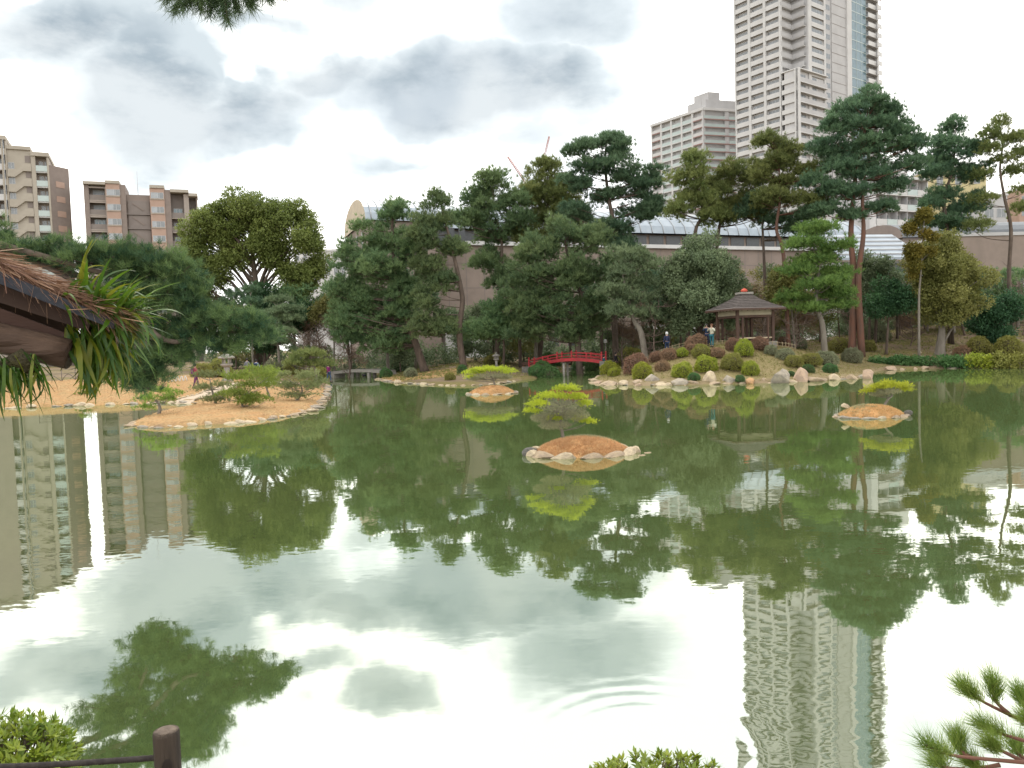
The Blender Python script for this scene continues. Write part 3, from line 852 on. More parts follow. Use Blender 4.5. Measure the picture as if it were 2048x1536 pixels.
def flats_white():
    D = 150.0; s = D/FPX; A = P(1756, 700, D)
    root = thing('white_flats', 'white slab of flats with railed balconies behind the metal-roofed hall', 'building', (A.x, A.y, 1.2), R(24))
    X = lambda px: (px-1756)*s/.78
    t = lambda px,py: P(px,py,D).z-1.2
    top = t(1800,352); fh = 3.0; xe = X(1870)
    F = Facade(root,0,0,0,fh)
    F.box('core_wall', 0,xe,1.6,10,0,top,M_CONC2)
    F.box('roof', -.3,xe+.3,-.2,10.2,top,top+.5,M_WHITE)
    F.box('end_wall', -.2,.0,.2,1.6,0,top,M_WHITE); F.box('end_wall', xe,xe+.2,.2,1.6,0,top,M_WHITE)
    k = 0; z = top-fh
    while z > 12:
        F.box('slab', 0,xe,.1,1.6,z-.25,z-.02,M_WHITE)
        for i in range(5):
            w = xe/5
            F.box('balcony_rail', i*w+.05,i*w+w-.05,.1,.16,z+.0,z+1.1,M_RAILG if i%2 else M_CONC)
            F.win(i*w+.5,1.598,z+.1,w-1.2,2.1,2)
            if i: F.box('partition', i*w-.05,i*w+.05,.17,1.59,z-.02,z+2.6,M_CONC2)
        z -= fh
    mb = MB(); mb.box(5,12,3,8,top+.5,top+4.2); mb.build('stair_house', M_WHITE, root)
flats_white()

def simple_block(name, label, px0, px1, pytop, D, m, ang=0, depth=10, rows=(), win=M_GLASS, roof=None):
    A = P(px0, 700, D); s = D/FPX; root = thing(name, label, 'building', (A.x,A.y,1.2), R(ang))
    w = (px1-px0)*s; h = P((px0+px1)/2, pytop, D).z-1.2
    mb = MB(); mb.box(0,w,0,depth,0,h); mb.build('wall', m, root)
    mb = MB(); mb.box(-.15,w+.15,-.15,depth+.1,h,h+.4); mb.build('roof', roof or M_CONC, root)
    for (py0,py1,n,fr) in rows:
        z1 = P(px0,py0,D).z-1.2; z0 = P(px0,py1,D).z-1.2
        for i in range(n):
            ww = w/n
            me = win_mesh(ww*fr, z1-z0, 2, win); link('window', me, root, (ww*i+ww*(1-fr)/2,-.002,z0))
    return root
simple_block('office_block', 'plain cream-yellow block with few windows behind the dark pine', 1862,1966,335,175,M_YEL,-6,14,[(352,372,3,.35)])
simple_block('office_block', 'small grey flat-roofed block with a strip of dark windows', 1966,2014,392,160,M_CONC2,0,10,[(418,436,2,.75)])
simple_block('salmon_building', 'salmon-coloured tall building edge beside the sparse pine', 2038,2110,378,185,M_PINKB,0,10,[(392,404,4,.5),(420,432,4,.5)])
simple_block('white_annex', 'low white building left of the curved-roof hall', 596,700,503,138,M_WHITE,2,12,[(512,522,7,.5),(538,552,7,.5)])
simple_block('brown_annex', 'brown tiled annex under a dark grey roof behind the sparse pine', 1900,2120,470,94,M_MUSW,4,12,[(560,600,5,.4)],M_DARK,M_CONC2)

def hall_right_roof():
    D = 93.0; A = P(1925,700,D)
    root = thing('dark_roof_hall', 'hall with dark grey curved roof at the edge of the garden', 'building', (A.x,A.y+14,1.2), R(3))
    mb = MB(); z0 = P(1990,470,D+14).z-1.2; z1 = P(1990,432,D+14).z-1.2
    mb.box(0,22,0,14,0,z0); mb.build('wall', M_BROWN, root)
    mb = MB(); barrel(mb,-.3,22,-.5,14.4,z0+.003,z1-z0,10); mb.build('curved_roof',[mat('dark_roof',(.16,.17,.185),(.13,.14,.15),rough=.5),M_BROWN],root)
hall_right_roof()

def crane(pts, D, label):
    a = P(*pts[0],D); b = P(*pts[1],D)
    root = thing('tower_crane', label, 'crane', (a.x,a.y,1.2))
    a = a-root.location; b = b-root.location
    mb = MB(); mb.tube([(a.x,a.y,0),(a.x,a.y,a.z+1)],.9,4); mb.build('mast', M_WHITE, root)
    d = (b-a); n = 14; w = .55
    side = Vector((0,1,0)); upv = d.cross(side).normalized()
    ch = [side*w+upv*w, side*-w+upv*w, upv*-w*.6]
    mb = MB()
    for c in ch: mb.tube([a+c, b+c*.5],.13,4)
    for i in range(n):
        p = a+d*(i/n); q = a+d*((i+1)/n)
        for j in range(3): mb.tube([p+ch[j], q+ch[(j+1)%3]],.08,3)
    mb.build('jib', M_STEELR, root)
crane([(1050,362),(1016,313)], 400, 'red lattice crane jib leaning left above the pine tops')
crane([(1088,318),(1099,273)], 430, 'red lattice crane jib standing steeply beside the tallest middle pine')
# ---------------------------------------------------------------- trees
M_BARK = mat('pine_bark', (.10,.075,.06), (.16,.12,.095), rough=.95, scale=4, bump=.8, bscale=9, stretch=(1,1,.3))
M_BARKR = mat('red_pine_bark', (.20,.095,.065), (.15,.09,.07), rough=.95, scale=3, bump=.7, bscale=9, stretch=(1,1,.3))
M_BARKG = mat('grey_bark', (.19,.165,.135), (.26,.23,.19), rough=.95, scale=3, bump=.7, bscale=8, stretch=(1,1,.35))
M_TWIG = mat('bare_twig', (.21,.155,.125), (.15,.11,.09), rough=.95, scale=2)
L_PINE = leaf_mat('pine_needles', (.065,.115,.055), (.15,.205,.085), trans=.4)
L_PINEB = leaf_mat('blue_pine_needles', (.05,.095,.056), (.105,.16,.082), trans=.4)
L_PINEO = leaf_mat('olive_pine_needles', (.09,.125,.04), (.185,.21,.07), trans=.4)
L_LIGHT = leaf_mat('light_pine_needles', (.13,.20,.04), (.26,.34,.06), trans=.4)
L_MID = leaf_mat('mid_pine_needles', (.062,.108,.030), (.135,.19,.045), trans=.4)
L_TOPLIT = leaf_mat('toplit_lime_needles', (.28,.34,.03), (.50,.55,.05), trans=.4)  # top light and glow through the needles are put into this lime colour
L_GREYT = leaf_mat('grey_green_needles', (.25,.255,.15), (.38,.38,.22), trans=.35)
L_OLIVE = leaf_mat('olive_leaves', (.115,.125,.035), (.22,.215,.07))
L_OLIVE2 = leaf_mat('camphor_leaves', (.085,.12,.03), (.175,.215,.06))
L_GREYG = leaf_mat('grey_green_leaves', (.085,.12,.065), (.16,.20,.105))
L_DARK = leaf_mat('dark_green_leaves', (.024,.062,.030), (.055,.115,.045))
L_OCHRE = leaf_mat('ochre_leaves', (.15,.15,.03), (.265,.215,.035))
L_BROWNL = leaf_mat('brown_twig_leaves', (.17,.11,.075), (.24,.17,.115), trans=.2)

def smooth(pts, n=5):
    pts = [Vector(p) for p in pts]
    if len(pts) < 3: return [pts[0].lerp(pts[-1], i/n) for i in range(n+1)]
    out = []
    for i in range(len(pts)-1):
        p0 = pts[max(i-1,0)]; p1 = pts[i]; p2 = pts[i+1]; p3 = pts[min(i+2,len(pts)-1)]
        for j in range(n):
            t = j/n
            out.append(0.5*((2*p1)+(p2-p0)*t+(2*p0-5*p1+4*p2-p3)*t*t+(3*p1-p0-3*p2+p3)*t**3))
    out.append(pts[-1]); return out

def trunk_world(tr, D):
    pts = [P(px,py,D) for px,py in tr]
    g = topz(pts[0].x, D); pts[0].z = g-0.12
    return pts

def limb(mb, a, b, r0, r1, sag=0.15, n=4):
    a = Vector(a); b = Vector(b); d = b-a; m = a.lerp(b,.5)
    m += Vector((rnd.uniform(-.12,.12)*d.length, rnd.uniform(-.12,.12)*d.length, -sag*d.length*.5))
    p = smooth([a,m,b], n); k = len(p)
    mb.tube(p, [r0+(r1-r0)*i/(k-1) for i in range(k)], 5, cap=False)

def tree(name, label, D, tr, blobs, leaf, bark, kind='pine', r=.22, pad=None, tuft=None, ntuft=34, dens=1.0, cat='tree', k=None,
         tr2=None, depth=1.0, flat=.36, branch=True, group=None, leaf2=None, wr=.15, rzf=1.0):
    """tr: trunk line, blobs: (px,py,rx,ry) masses of the crown"""
    T = trunk_world(tr, D); base = T[0].copy(); base.z += .12
    root = thing(name, label, cat, base, 0, group)
    Tl = [p-base for p in T]; S = smooth(Tl, 4); n = len(S)
    rad = [r*(1.25 if i == 0 else 1)*(1-.78*i/(n-1)) for i in range(n)]
    mb = MB(); mb.tube(S, rad, 9, wob=.05); mb.build('trunk', bark, root)
    stems = [S]
    if tr2:
        T2 = [p-base for p in trunk_world(tr2, D-.5)]; S2 = smooth(T2,4); m2 = len(S2)
        mb = MB(); mb.tube(S2, [r*.9*(1-.78*i/(m2-1)) for i in range(m2)], 9, wob=.05); mb.build('trunk', bark, root); stems.append(S2)
    s = D/FPX
    pad = pad or .78*D/72; tl = tuft or .38*D/72
    C = []; O = []; TI = []; bm = MB()
    for (bx,by,rx,ry) in blobs:
        c = P(bx,by,D)-base; RX = rx*s; RZ = ry*s*rzf; RY = max(RX*.85,RZ*.8)*depth
        c.y += rnd.uniform(-.35,.35)*RY
        vol = RX*RY*max(RZ,.3*pad)
        npad = max(3, int(dens*2.5*vol**.66/(pad**1.55)+2))
        for _ in range(npad):
            for _t in range(20):
                v = Vector((rnd.uniform(-1,1),rnd.uniform(-1,1),rnd.uniform(-1,1)))
                if v.length <= 1: break
            v = v*(.55+.45*v.length) if v.length>0 else v
            pc = c+Vector((v.x*max(RX-pad*.5,.2*RX), v.y*RY, v.z*max(RZ-pad*.25,.3*RZ)))
            pr = pad*rnd.uniform(.65,1.2)
            nt = max(5,int(ntuft*(pr/pad)**2))
            a = rng.uniform(0,2*math.pi,nt); q = np.sqrt(rng.uniform(0,1,nt)); zz = rng.normal(size=nt)
            if kind == 'pine':
                off = np.stack([np.cos(a)*q*pr, np.sin(a)*q*pr, (flat*pr)*(1-q*q)*.9+zz*flat*pr*.42],-1)*rng.uniform(.75,1.45,(nt,1))
            else:
                d3 = unit(rng.normal(size=(nt,3))); off = d3*pr*np.cbrt(rng.uniform(.2,1,(nt,1)))*np.array([1,1,.8])
            C.append(np.array(pc)+off); O.append(unit(off+np.array([0,0,.25*pr])))
            TI.append(np.full(nt, rnd.uniform(0.05,.95))*.75+rng.uniform(0,.25,nt))
            if branch and rnd.random() < (.6 if kind=='pine' else .45):
                best = None
                for st in stems:
                    for i in range(max(1,int(len(st)*.22)), len(st)):
                        p = st[i]; dz = pc.z-p.z; h = math.hypot(pc.x-p.x,pc.y-p.y)
                        cost = abs(dz-.28*h)+.30*h if kind=='pine' else abs(dz-1.0*h)+.12*h
                        if best is None or cost < best[0]: best = (cost,p,i/len(st))
                L_ = (pc-best[1]).length
                if L_ > .3*pad: limb(bm, best[1], pc-Vector((0,0,flat*pr*.25)), min(r*.40,max((.012 if kind=='pine' else .02)*L_+.012*D/72,.03*D/72)), .012*D/72, sag=.12 if kind=='pine' else -.32)
    C = np.concatenate(C); O = np.concatenate(O); TI = np.concatenate(TI)
    if kind == 'pine': V, T_ = tufts(C, O, k or 8, tl, tl*wr, up=.75, out=.7, tint=TI)
    else: V, T_ = leaves(C, O, k or 5, tl, tl*.62, tint=TI, jit=tl*.6)
    me = tri_mesh('crown', V, T_, leaf); link('crown', me, root)
    if branch and bm.v: bm.build('branches', bark, root)['kind'] = 'stuff'
    return root

PINES = [
 ('pine_tree','dense black pine leaning left over the sandy bank beside the stone bridge',76,[(850,727),(832,690),(815,640),(792,560),(785,480),(785,430)],
  [(785,425,40,22),(750,475,55,30),(815,500,45,32),(705,525,45,32),(760,555,70,35),(690,585,45,32),(730,635,75,36),(805,610,50,40),(690,655,45,28),(770,685,55,24),(715,600,50,30)],L_PINE,M_BARK,.42),
 ('pine_tree','slim black pine with bent trunk rising in front of the brown museum wall',73,[(927,722),(918,660),(925,600),(912,530),(897,470),(885,420)],
  [(880,402,26,15),(872,435,44,24),(858,475,42,22),(908,500,36,20),(848,540,48,20),(892,568,36,18),(848,600,38,20),(885,655,45,22),(850,650,35,20)],L_PINE,M_BARK,.34),
 ('pine_tree','bushy pine with rounded top left of the crane jibs',82,[(992,722),(998,640),(1000,560),(1003,480),(985,420)],
  [(985,372,36,18),(958,405,46,24),(1020,408,40,24),(945,445,45,20),(1040,445,40,20),(995,470,50,18),(975,525,46,20),(1010,560,40,18)],L_PINE,M_BARK,.33),
 ('pine_tree','pine with ragged top just right of the leaning crane jib',84,[(1075,722),(1085,640),(1080,520),(1095,420),(1095,350)],
  [(1092,332,28,16),(1074,365,36,20),(1122,368,42,22),(1066,400,40,20),(1130,408,45,20),(1090,440,52,20),(1155,440,38,18),(1060,480,45,20)],L_PINEO,M_BARK,.33),
 ('pine_tree','tallest middle black pine with layered spreading tiers and dark trunk',78,[(1232,712),(1228,600),(1232,480),(1218,400),(1210,330),(1213,285)],
  [(1210,283,44,17),(1158,303,40,11),(1242,308,34,16),(1190,338,55,15),(1252,348,45,15),(1158,374,45,14),(1215,392,46,13),(1282,378,45,15),(1158,430,50,16),(1272,430,50,16),(1210,462,60,15),(1310,352,24,18),(1312,410,32,20),(1250,490,45,16)],L_PINEB,M_BARK,.34),
 ('pine_tree','wide dense green pine directly behind the red bridge',71,[(1160,722),(1155,660),(1165,600),(1140,540),(1130,480)],
  [(1130,468,50,22),(1182,488,52,24),(1080,500,45,22),(1058,548,58,32),(1130,548,62,32),(1200,548,56,32),(1036,600,50,32),(1110,618,62,32),(1190,618,60,30),(1060,655,55,24),(1150,662,62,20),(1232,590,40,26)],L_PINE,M_BARK,.34),
 ('pine_tree','short green pine standing behind the sandy bank under taller pines',74,[(1005,718),(1008,690),(1000,650)],
  [(985,640,45,22),(1015,620,40,20),(960,665,38,18),(1010,668,45,16)],L_PINE,M_BARK,.16),
 ('cloud_pruned_pine','grey-green cloud-pruned pine with leaning trunk left of the bushy evergreen',66,[(1292,697),(1282,665),(1268,640),(1255,590),(1245,550)],
  [(1240,543,42,11),(1284,566,42,10),(1222,582,38,10),(1270,602,48,10),(1232,624,42,9),(1292,632,36,9),(1260,512,45,15),(1302,532,32,12)],L_GREYG,M_BARKG,.30),
 ('pine_tree','thin leaning pine with olive crown in front of the grey apartment tower',73,[(1372,700),(1388,480),(1405,430),(1395,370),(1388,330)],
  [(1386,318,24,14),(1376,356,36,20),(1402,394,46,20),(1360,420,38,18),(1420,432,42,18)],L_PINEO,M_BARK,.22),
 ('pine_tree','leaning olive pine in front of the base of the tallest tower',74,[(1420,700),(1435,480),(1447,430),(1460,370)],
  [(1464,338,34,20),(1502,358,36,20),(1440,380,42,24),(1490,400,46,22),(1450,430,46,20),(1512,432,38,18)],L_PINEO,M_BARK,.22),
 ('red_pine_tree','red-trunked pine with yellow-green tiers standing right of the tower base',70,[(1578,690),(1567,510),(1553,460),(1560,400),(1558,340),(1555,300)],
  [(1528,288,30,11),(1572,298,36,13),(1553,328,56,14),(1612,345,36,10),(1520,350,32,12),(1582,370,56,12),(1540,398,46,13),(1602,408,50,11)],L_PINEO,M_BARKR,.20),
 ('pine_tree','slender dark pine with small low crown behind the pavilion roof',73,[(1534,690),(1529,540),(1525,440),(1530,400)],
  [(1526,408,40,16),(1500,425,34,14),(1552,440,40,12),(1622,432,42,14),(1592,455,36,12)],L_PINEB,M_BARK,.19),
 ('red_pine_tree','huge broad pine with twin red-brown trunks and dark fanned crown',68,[(1704,705),(1708,560),(1702,480),(1706,400),(1715,330),(1735,240)],
  [(1742,203,48,16),(1700,222,40,14),(1782,228,44,15),(1678,258,50,15),(1740,252,62,18),(1802,262,42,15),(1660,298,42,15),(1722,298,62,18),(1792,298,52,15),(1826,284,24,14),(1670,338,46,14),(1740,342,62,16),(1812,330,40,13),(1650,380,36,11),(1700,385,50,13),(1782,373,50,12),(1640,420,42,11),(1692,430,40,11),(1762,418,50,9),(1622,368,28,9)],L_PINEB,M_BARKR,.34),
 ('pine_tree','dark pine with forked trunk in front of the cream-yellow block',72,[(1902,690),(1894,470),(1888,400),(1905,340),(1912,270)],
  [(1912,258,28,14),(1890,288,40,15),(1940,300,35,15),(1905,325,52,16),(1868,350,36,13),(1942,355,40,14),(1890,390,52,12),(1850,410,36,9),(1932,420,42,10),(1900,452,46,12),(1862,446,32,9),(1952,400,30,10)],L_PINEB,M_BARK,.24),
 ('pine_tree','sparse bonsai-like pine with twisting bare trunk against open sky',70,[(2028,690),(2018,560),(2022,460),(2010,400),(2000,340),(2005,290),(1998,245)],
  [(2002,248,20,8),(1984,270,24,8),(2032,282,24,8),(1984,302,22,7),(2042,310,26,8),(2002,322,18,6),(2036,345,24,7),(1974,350,20,6),(2042,382,22,7),(1962,402,20,6),(2048,420,16,6),(1950,452,22,7)],L_PINEO,M_BARK,.20),
]
for nm,lab,D,tr,bl,lf,bk,r in PINES:
    big = 'huge broad' in lab
    tree(nm,lab,D,tr,bl,lf,bk,r=r,dens=(.8 if 'sparse' in lab else 1.25), ntuft=52, rzf=1.45, k=11,
         tr2=[(1724,705),(1717,560),(1727,470),(1725,400),(1733,330)] if big else None, flat=.45 if 'tiers' in lab or big else .55)
tree('garden_pine','light green garden pine pruned into tiers right of the pavilion',62,[(1650,692),(1645,650),(1632,612),(1636,560),(1640,500),(1635,465)],
  [(1635,463,45,13),(1608,490,40,10),(1667,495,42,10),(1635,520,58,11),(1598,545,44,10),(1677,545,44,10),(1635,570,62,11),(1594,597,42,9),(1682,590,42,9),(1612,618,50,8),(1672,613,42,8)],L_MID,M_BARKG,r=.26,flat=.45,ntuft=44,dens=2.2,rzf=1.3)

BROAD = [
 ('broadleaf_tree','dense rounded grey-green evergreen tree left of the pavilion',67,[(1402,682),(1400,640),(1398,600),(1395,540)],
  [(1395,508,58,40),(1350,560,45,45),(1440,560,45,48),(1395,600,78,50),(1358,640,45,30),(1442,630,45,34),(1400,550,72,48)],L_GREYG,M_BARK,.30,1.0),
 ('broadleaf_tree','olive round-crowned tree with stout grey trunk at the water edge',67,[(1880,722),(1882,680),(1885,640),(1890,560)],
  [(1900,488,48,34),(1858,530,45,45),(1942,530,45,45),(1900,550,72,55),(1860,590,46,34),(1942,595,46,38),(1895,620,58,24)],L_OLIVE,M_BARKG,.46,1.0),
 ('ochre_tree','slender small tree with ochre-yellow leaf tufts before the sloping roof',65,[(1838,692),(1838,600),(1842,540),(1845,470)],
  [(1845,430,24,12),(1822,455,22,10),(1862,470,24,8),(1838,500,32,16),(1832,540,16,18)],L_OCHRE,M_BARKG,.12,.38),
 ('broadleaf_tree','small dark glossy evergreen tree between pavilion pine and grey-trunk tree',68,[(1772,692),(1776,650),(1778,600)],
  [(1775,588,38,32),(1754,612,26,24),(1800,602,30,26)],L_DARK,M_BARK,.14,1.1),
 ('broadleaf_tree','leafy green tree at the foot of the twin-trunk pine',72,[(1738,690),(1740,620),(1745,560)],
  [(1738,528,42,30),(1758,565,48,30),(1725,580,34,26)],L_GREYG,M_BARK,.14,.9),
 ('broadleaf_tree','dark spreading evergreen bush tree under the sparse pine',69,[(1990,690),(1990,655),(1995,620)],
  [(1985,625,36,30),(1960,652,28,18),(2022,615,30,36),(1985,668,40,14)],L_DARK,M_BARKG,.14,1.0),
 ('camphor_tree','great dome-crowned olive tree with visible dark limbs beside the salmon apartments',88,[(515,715),(516,640),(512,570),(505,510),(502,460)],
  [(498,412,72,26),(434,438,56,36),(568,432,58,36),(392,490,46,46),(612,482,40,46),(398,552,46,34),(628,535,30,34),(455,470,45,26),(545,465,45,26),(398,605,48,34),(592,588,40,14),(612,560,34,20),(500,440,60,24),(470,505,40,30),(550,510,40,30),(440,540,30,30),(585,545,30,26),(520,490,40,24)],L_OLIVE2,M_BARK,.55,1.0),
 ('broadleaf_tree','dark evergreen tree below the great dome-crowned tree',84,[(528,715),(530,650),(530,600)],
  [(528,600,44,28),(510,640,44,30),(556,640,42,30),(530,672,52,24),(590,640,40,34)],L_DARK,M_BARK,.2,1.0),
 ('broadleaf_tree','pale olive young tree behind the stone bridge',83,[(668,728),(668,680),(666,630)],
  [(664,608,34,20),(640,628,26,20),(690,636,28,22)],L_OLIVE,M_BARKG,.12,.7),
 ('broadleaf_tree','bushy green tree beside the bright garden pine',70,[(1590,690),(1585,640),(1580,590)],
  [(1575,560,40,30),(1600,600,40,30),(1555,590,28,24)],L_OLIVE,M_BARKG,.15,.7),
]
for nm,lab,D,tr,bl,lf,bk,r,de in BROAD:
    tree(nm,lab,D,tr,bl,lf,bk,kind='leaf',r=r,dens=de*1.25,ntuft=90,pad=(.5 if nm=='ochre_tree' else .95)*D/72,tuft=.23*D/72,k=7)

tree('cloud_pruned_pine','cloud-pruned pine in neat stacked pads before the dark evergreen',80,[(560,722),(556,690),(556,650),(552,610)],
  [(555,602,34,9),(580,618,26,8),(545,628,36,8),(572,640,32,8),(548,655,34,8),(575,666,34,8),(560,685,40,8),(595,700,30,8)],L_GREYG,M_BARKG,r=.16,flat=.28,ntuft=44,dens=1.3)
tree('cloud_pruned_pine','tall conifer of thin flat tiers left of the stacked-pad pine',81,[(506,722),(504,690),(503,640),(501,590)],
  [(502,580,18,8),(502,605,26,8),(498,630,30,8),(504,655,34,8),(500,680,38,8)],L_PINEB,M_BARKG,r=.12,flat=.28,ntuft=40,dens=1.2)
tree('cloud_pruned_pine','low spreading green pine beside the left end of the stone bridge',62,[(632,748),(630,738),(624,722)],
  [(618,712,42,9),(600,728,34,8),(640,730,30,9)],L_PINEO,M_BARKG,r=.14,flat=.3,ntuft=44,dens=1.5)

def bare_tree(label, px, pyb, pyt, D, spread, n=26, name='bare_tree'):
    b = at(px, D); h = P(px,pyt,D).z-b.z
    root = thing(name, label, 'tree', b)
    mb = MB(); top = Vector((rnd.uniform(-.1,.1)*h, rnd.uniform(-.1,.1)*h, h*.75))
    st = smooth([Vector((0,0,-.1)), top*.4+Vector((rnd.uniform(-.1,.1)*h,0,0)), top],5); k = len(st)
    mb.tube(st,[.012*h+.03-(.010*h+.02)*i/(k-1) for i in range(k)],6); mb.build('trunk', M_TWIG, root)
    tb = MB()
    for _ in range(n):
        i = rnd.randrange(int(k*.25),k); a = rnd.uniform(0,6.28); L_ = spread*rnd.uniform(.5,1.1)
        e = st[i]+Vector((math.cos(a)*L_, math.sin(a)*L_, rnd.uniform(.15,.9)*L_))
        m = st[i].lerp(e,.5)+Vector((rnd.uniform(-.15,.15),rnd.uniform(-.15,.15),-.1))*L_
        q = smooth([st[i],m,e],3); tb.tube(q,[.035-.025*j/(len(q)-1) for j in range(len(q))],4,cap=False)
        for _k in range(6):
            p = q[rnd.randrange(2,len(q))]; a2 = rnd.uniform(0,6.28); l2 = L_*rnd.uniform(.25,.55)
            tb.tube([p, p+Vector((math.cos(a2)*l2*.7,math.sin(a2)*l2*.7,rnd.uniform(.1,.8)*l2))],[.018,.008],3,cap=False)
    tb.build('branches', M_TWIG, root)
    return root
BARE = [(1310,690,565,66,2.0,'leafless tree tangled beside the cloud-pruned pine and pavilion hill'),
 (1590,690,600,63,2.0,'leafless plum tree with crooked dark branches between pavilion and garden pine'),
 (1535,690,600,66,1.8,'leafless brown shrub tree right behind the pavilion posts'),
 (1480,690,590,68,1.8,'leafless brown tree seen through the open pavilion'),
 (645,735,610,80,2.4,'leafless grey-brown tree behind the walker in magenta'),
 (690,730,620,79,2.2,'leafless thin tree over the stone bridge'),
 (1930,690,500,76,2.4,'tall leafless tree between olive tree and sparse pine'),
 (1820,690,600,72,2.0,'leafless saplings beside the ochre tree'),
 (1245,700,600,72,2.0,'leafless pale tree left of the leaning cloud-pruned trunk'),
 (2045,690,540,74,2.5,'leafless tree at the brown annex wall'),
 (1690,690,600,70,1.8,'leafless brown tree left of the twin red trunks'),
 (605,735,640,76,2.0,'leafless shrub tree right of the stacked-pad pine')]
for px,pb,pt_,D,sp,lab in BARE: bare_tree(lab,px,pb,pt_,D,sp)

# straight bare trunks of the wood behind the lawn
for i,(px,D,pt_,w) in enumerate([(-230,76,560,.2),(-170,74,540,.2),(-115,77,560,.2),(700,84,560,.17),(775,80,600,.2),(1040,80,560,.2),(1070,76,600,.24),(1205,80,560,.2),(1335,74,560,.18),(1360,76,560,.16),(1750,76,560,.18),(1795,78,570,.16),(1905,78,560,.3),(1945,80,560,.2),(1855,80,590,.14),(2035,78,560,.2),(830,87,530,.2),(1140,87,540,.2),(1260,86,550,.2),(1300,87,560,.2),(460,86,600,.2),(585,86,590,.2),(620,87,600,.2)]):
    b = at(px,D); h = P(px,pt_,D).z-b.z
    o = thing('wood_tree','straight slim tree trunk with thin leafy top in the wood behind the pond','tree',b,0,'slim trees of the wood behind the pond')
    mb = MB(); lean = rnd.uniform(-.06,.06); st = smooth([Vector((0,0,-.1)),Vector((lean*h*.6,0,h*.5)),Vector((lean*h,0,h))],5)
    mb.tube(st,[w*(1-.6*j/(len(st)-1)) for j in range(len(st))],8,wob=.05); mb.build('trunk',rnd.choice([M_BARK,M_BARKG]),o)
    C=[];O_=[]
    for _ in range(22):
        pc = np.array(st[-1])+np.array([rnd.uniform(-2.0,2.0),rnd.uniform(-1.6,1.6),rnd.uniform(-.45*h,.8)]); off = rng.normal(size=(40,3))*np.array([.55,.55,.3]); C.append(pc+off); O_.append(unit(off))
    V,T_ = tufts(np.concatenate(C),np.concatenate(O_),7,.38,.09); link('crown',tri_mesh('crown',V,T_,rnd.choice([L_PINE,L_PINEB])),o)

# twiggy and leafy under-storey that closes the view below the crowns
US = [(470,84,610,'o'),(800,83,610,'g'),(985,84,600,'g'),(930,86,620,'g'),(1045,84,600,'o'),(1215,84,570,'g'),(1265,82,560,'b'),(1300,83,570,'g'),(1340,84,560,'o'),
      (1455,80,590,'b'),(1500,82,540,'o'),(1525,80,570,'b'),(1550,82,530,'g'),(1575,81,535,'o'),(1600,80,560,'b'),(1640,82,540,'o'),(1680,82,535,'g'),(1720,82,540,'g'),(1475,81,560,'g'),(1800,80,590,'b'),(1850,82,580,'o'),(1925,82,570,'b'),(1960,82,590,'g'),(2000,82,590,'b'),(2050,82,580,'g'),(640,84,620,'b'),(700,85,600,'b')]
USL = {'o':('olive small tree of the under-storey below the tall crowns',L_OLIVE),'g':('dull green small tree of the under-storey below the tall crowns',L_GREYG),'b':('brown twiggy leafless shrub tree of the under-storey',L_BROWNL)}
for px,D,pt_,kd in US:
    b = at(px,D); h = P(px,pt_,D).z-b.z; lab,lf = USL[kd]
    o = thing('understorey_tree',lab,'tree',b,0,{'o':'olive under-storey trees','g':'green under-storey trees','b':'brown twiggy under-storey trees'}[kd])
    mb = MB(); st = smooth([Vector((0,0,-.1)),Vector((rnd.uniform(-.3,.3),0,h*.45)),Vector((rnd.uniform(-.5,.5),0,h*.85))],4)
    mb.tube(st,[.09*(1-.7*j/(len(st)-1)) for j in range(len(st))],6); mb.build('trunk',M_TWIG,o)
    C=[];O_=[];TI=[]
    for _ in range(26):
        a=rnd.uniform(0,6.28); q=math.sqrt(rnd.random())*1.7; pc=np.array([math.cos(a)*q,math.sin(a)*q,h*rnd.uniform(.22,.97)])
        n_=70; off=unit(rng.normal(size=(n_,3)))*np.cbrt(rng.uniform(0,1,(n_,1)))*np.array([.75,.75,.6]); C.append(pc+off); O_.append(unit(off)); TI.append(np.full(n_,rnd.random())*.7+rng.uniform(0,.3,n_))
    C=np.concatenate(C);O_=np.concatenate(O_);TI=np.concatenate(TI)
    if kd=='b': V,T_=tufts(C,O_,5,.42,.022,up=.6,out=.5,tint=TI)
    else: V,T_=leaves(C,O_,4,.22,.13,tint=TI,jit=.12)
    link('crown',tri_mesh('crown',V,T_,lf),o)

# evergreen thicket at the back, too deep to tell bush from bush
def thicket():
    C=[];O_=[];TI=[]
    for px in range(420,2120,11):
        if 1420 < px < 1560 : hmax=2.2
        else: hmax = 3.4
        D = rnd.uniform(84,92); b = at(px,D)
        for _ in range(3):
            h = rnd.uniform(.3,hmax); c = np.array([b.x+rnd.uniform(-.5,.5),D+rnd.uniform(-1,1),b.z+h*rnd.uniform(.4,1)])
            off = unit(rng.normal(size=(45,3)))*rng.uniform(.3,1,(45,1))*np.array([.8,.8,.6]); C.append(c+off); O_.append(unit(off)); TI.append(np.full(45,rnd.random()))
    V,T_ = leaves(np.concatenate(C),np.concatenate(O_),3,.30,.17,tint=np.concatenate(TI),jit=.18)
    o = link('thicket',tri_mesh('thicket',V,T_,L_GREYG)); o['kind']='stuff'
    tag(o,'low evergreen thicket along the foot of the museum walls','thicket')
thicket()

# small pines on the promontory and the islets
def small_pine(label, D, tr, blobs, leaf, r, pad, tl, dens=1.0, nt=60, k=8, low=None, name='bonsai_pine', flat=.32, zbase=None):
    return tree(name,label,D,tr,blobs,leaf,M_BARKG,r=r,pad=pad,tuft=tl,ntuft=nt,dens=dens,k=k,flat=flat)
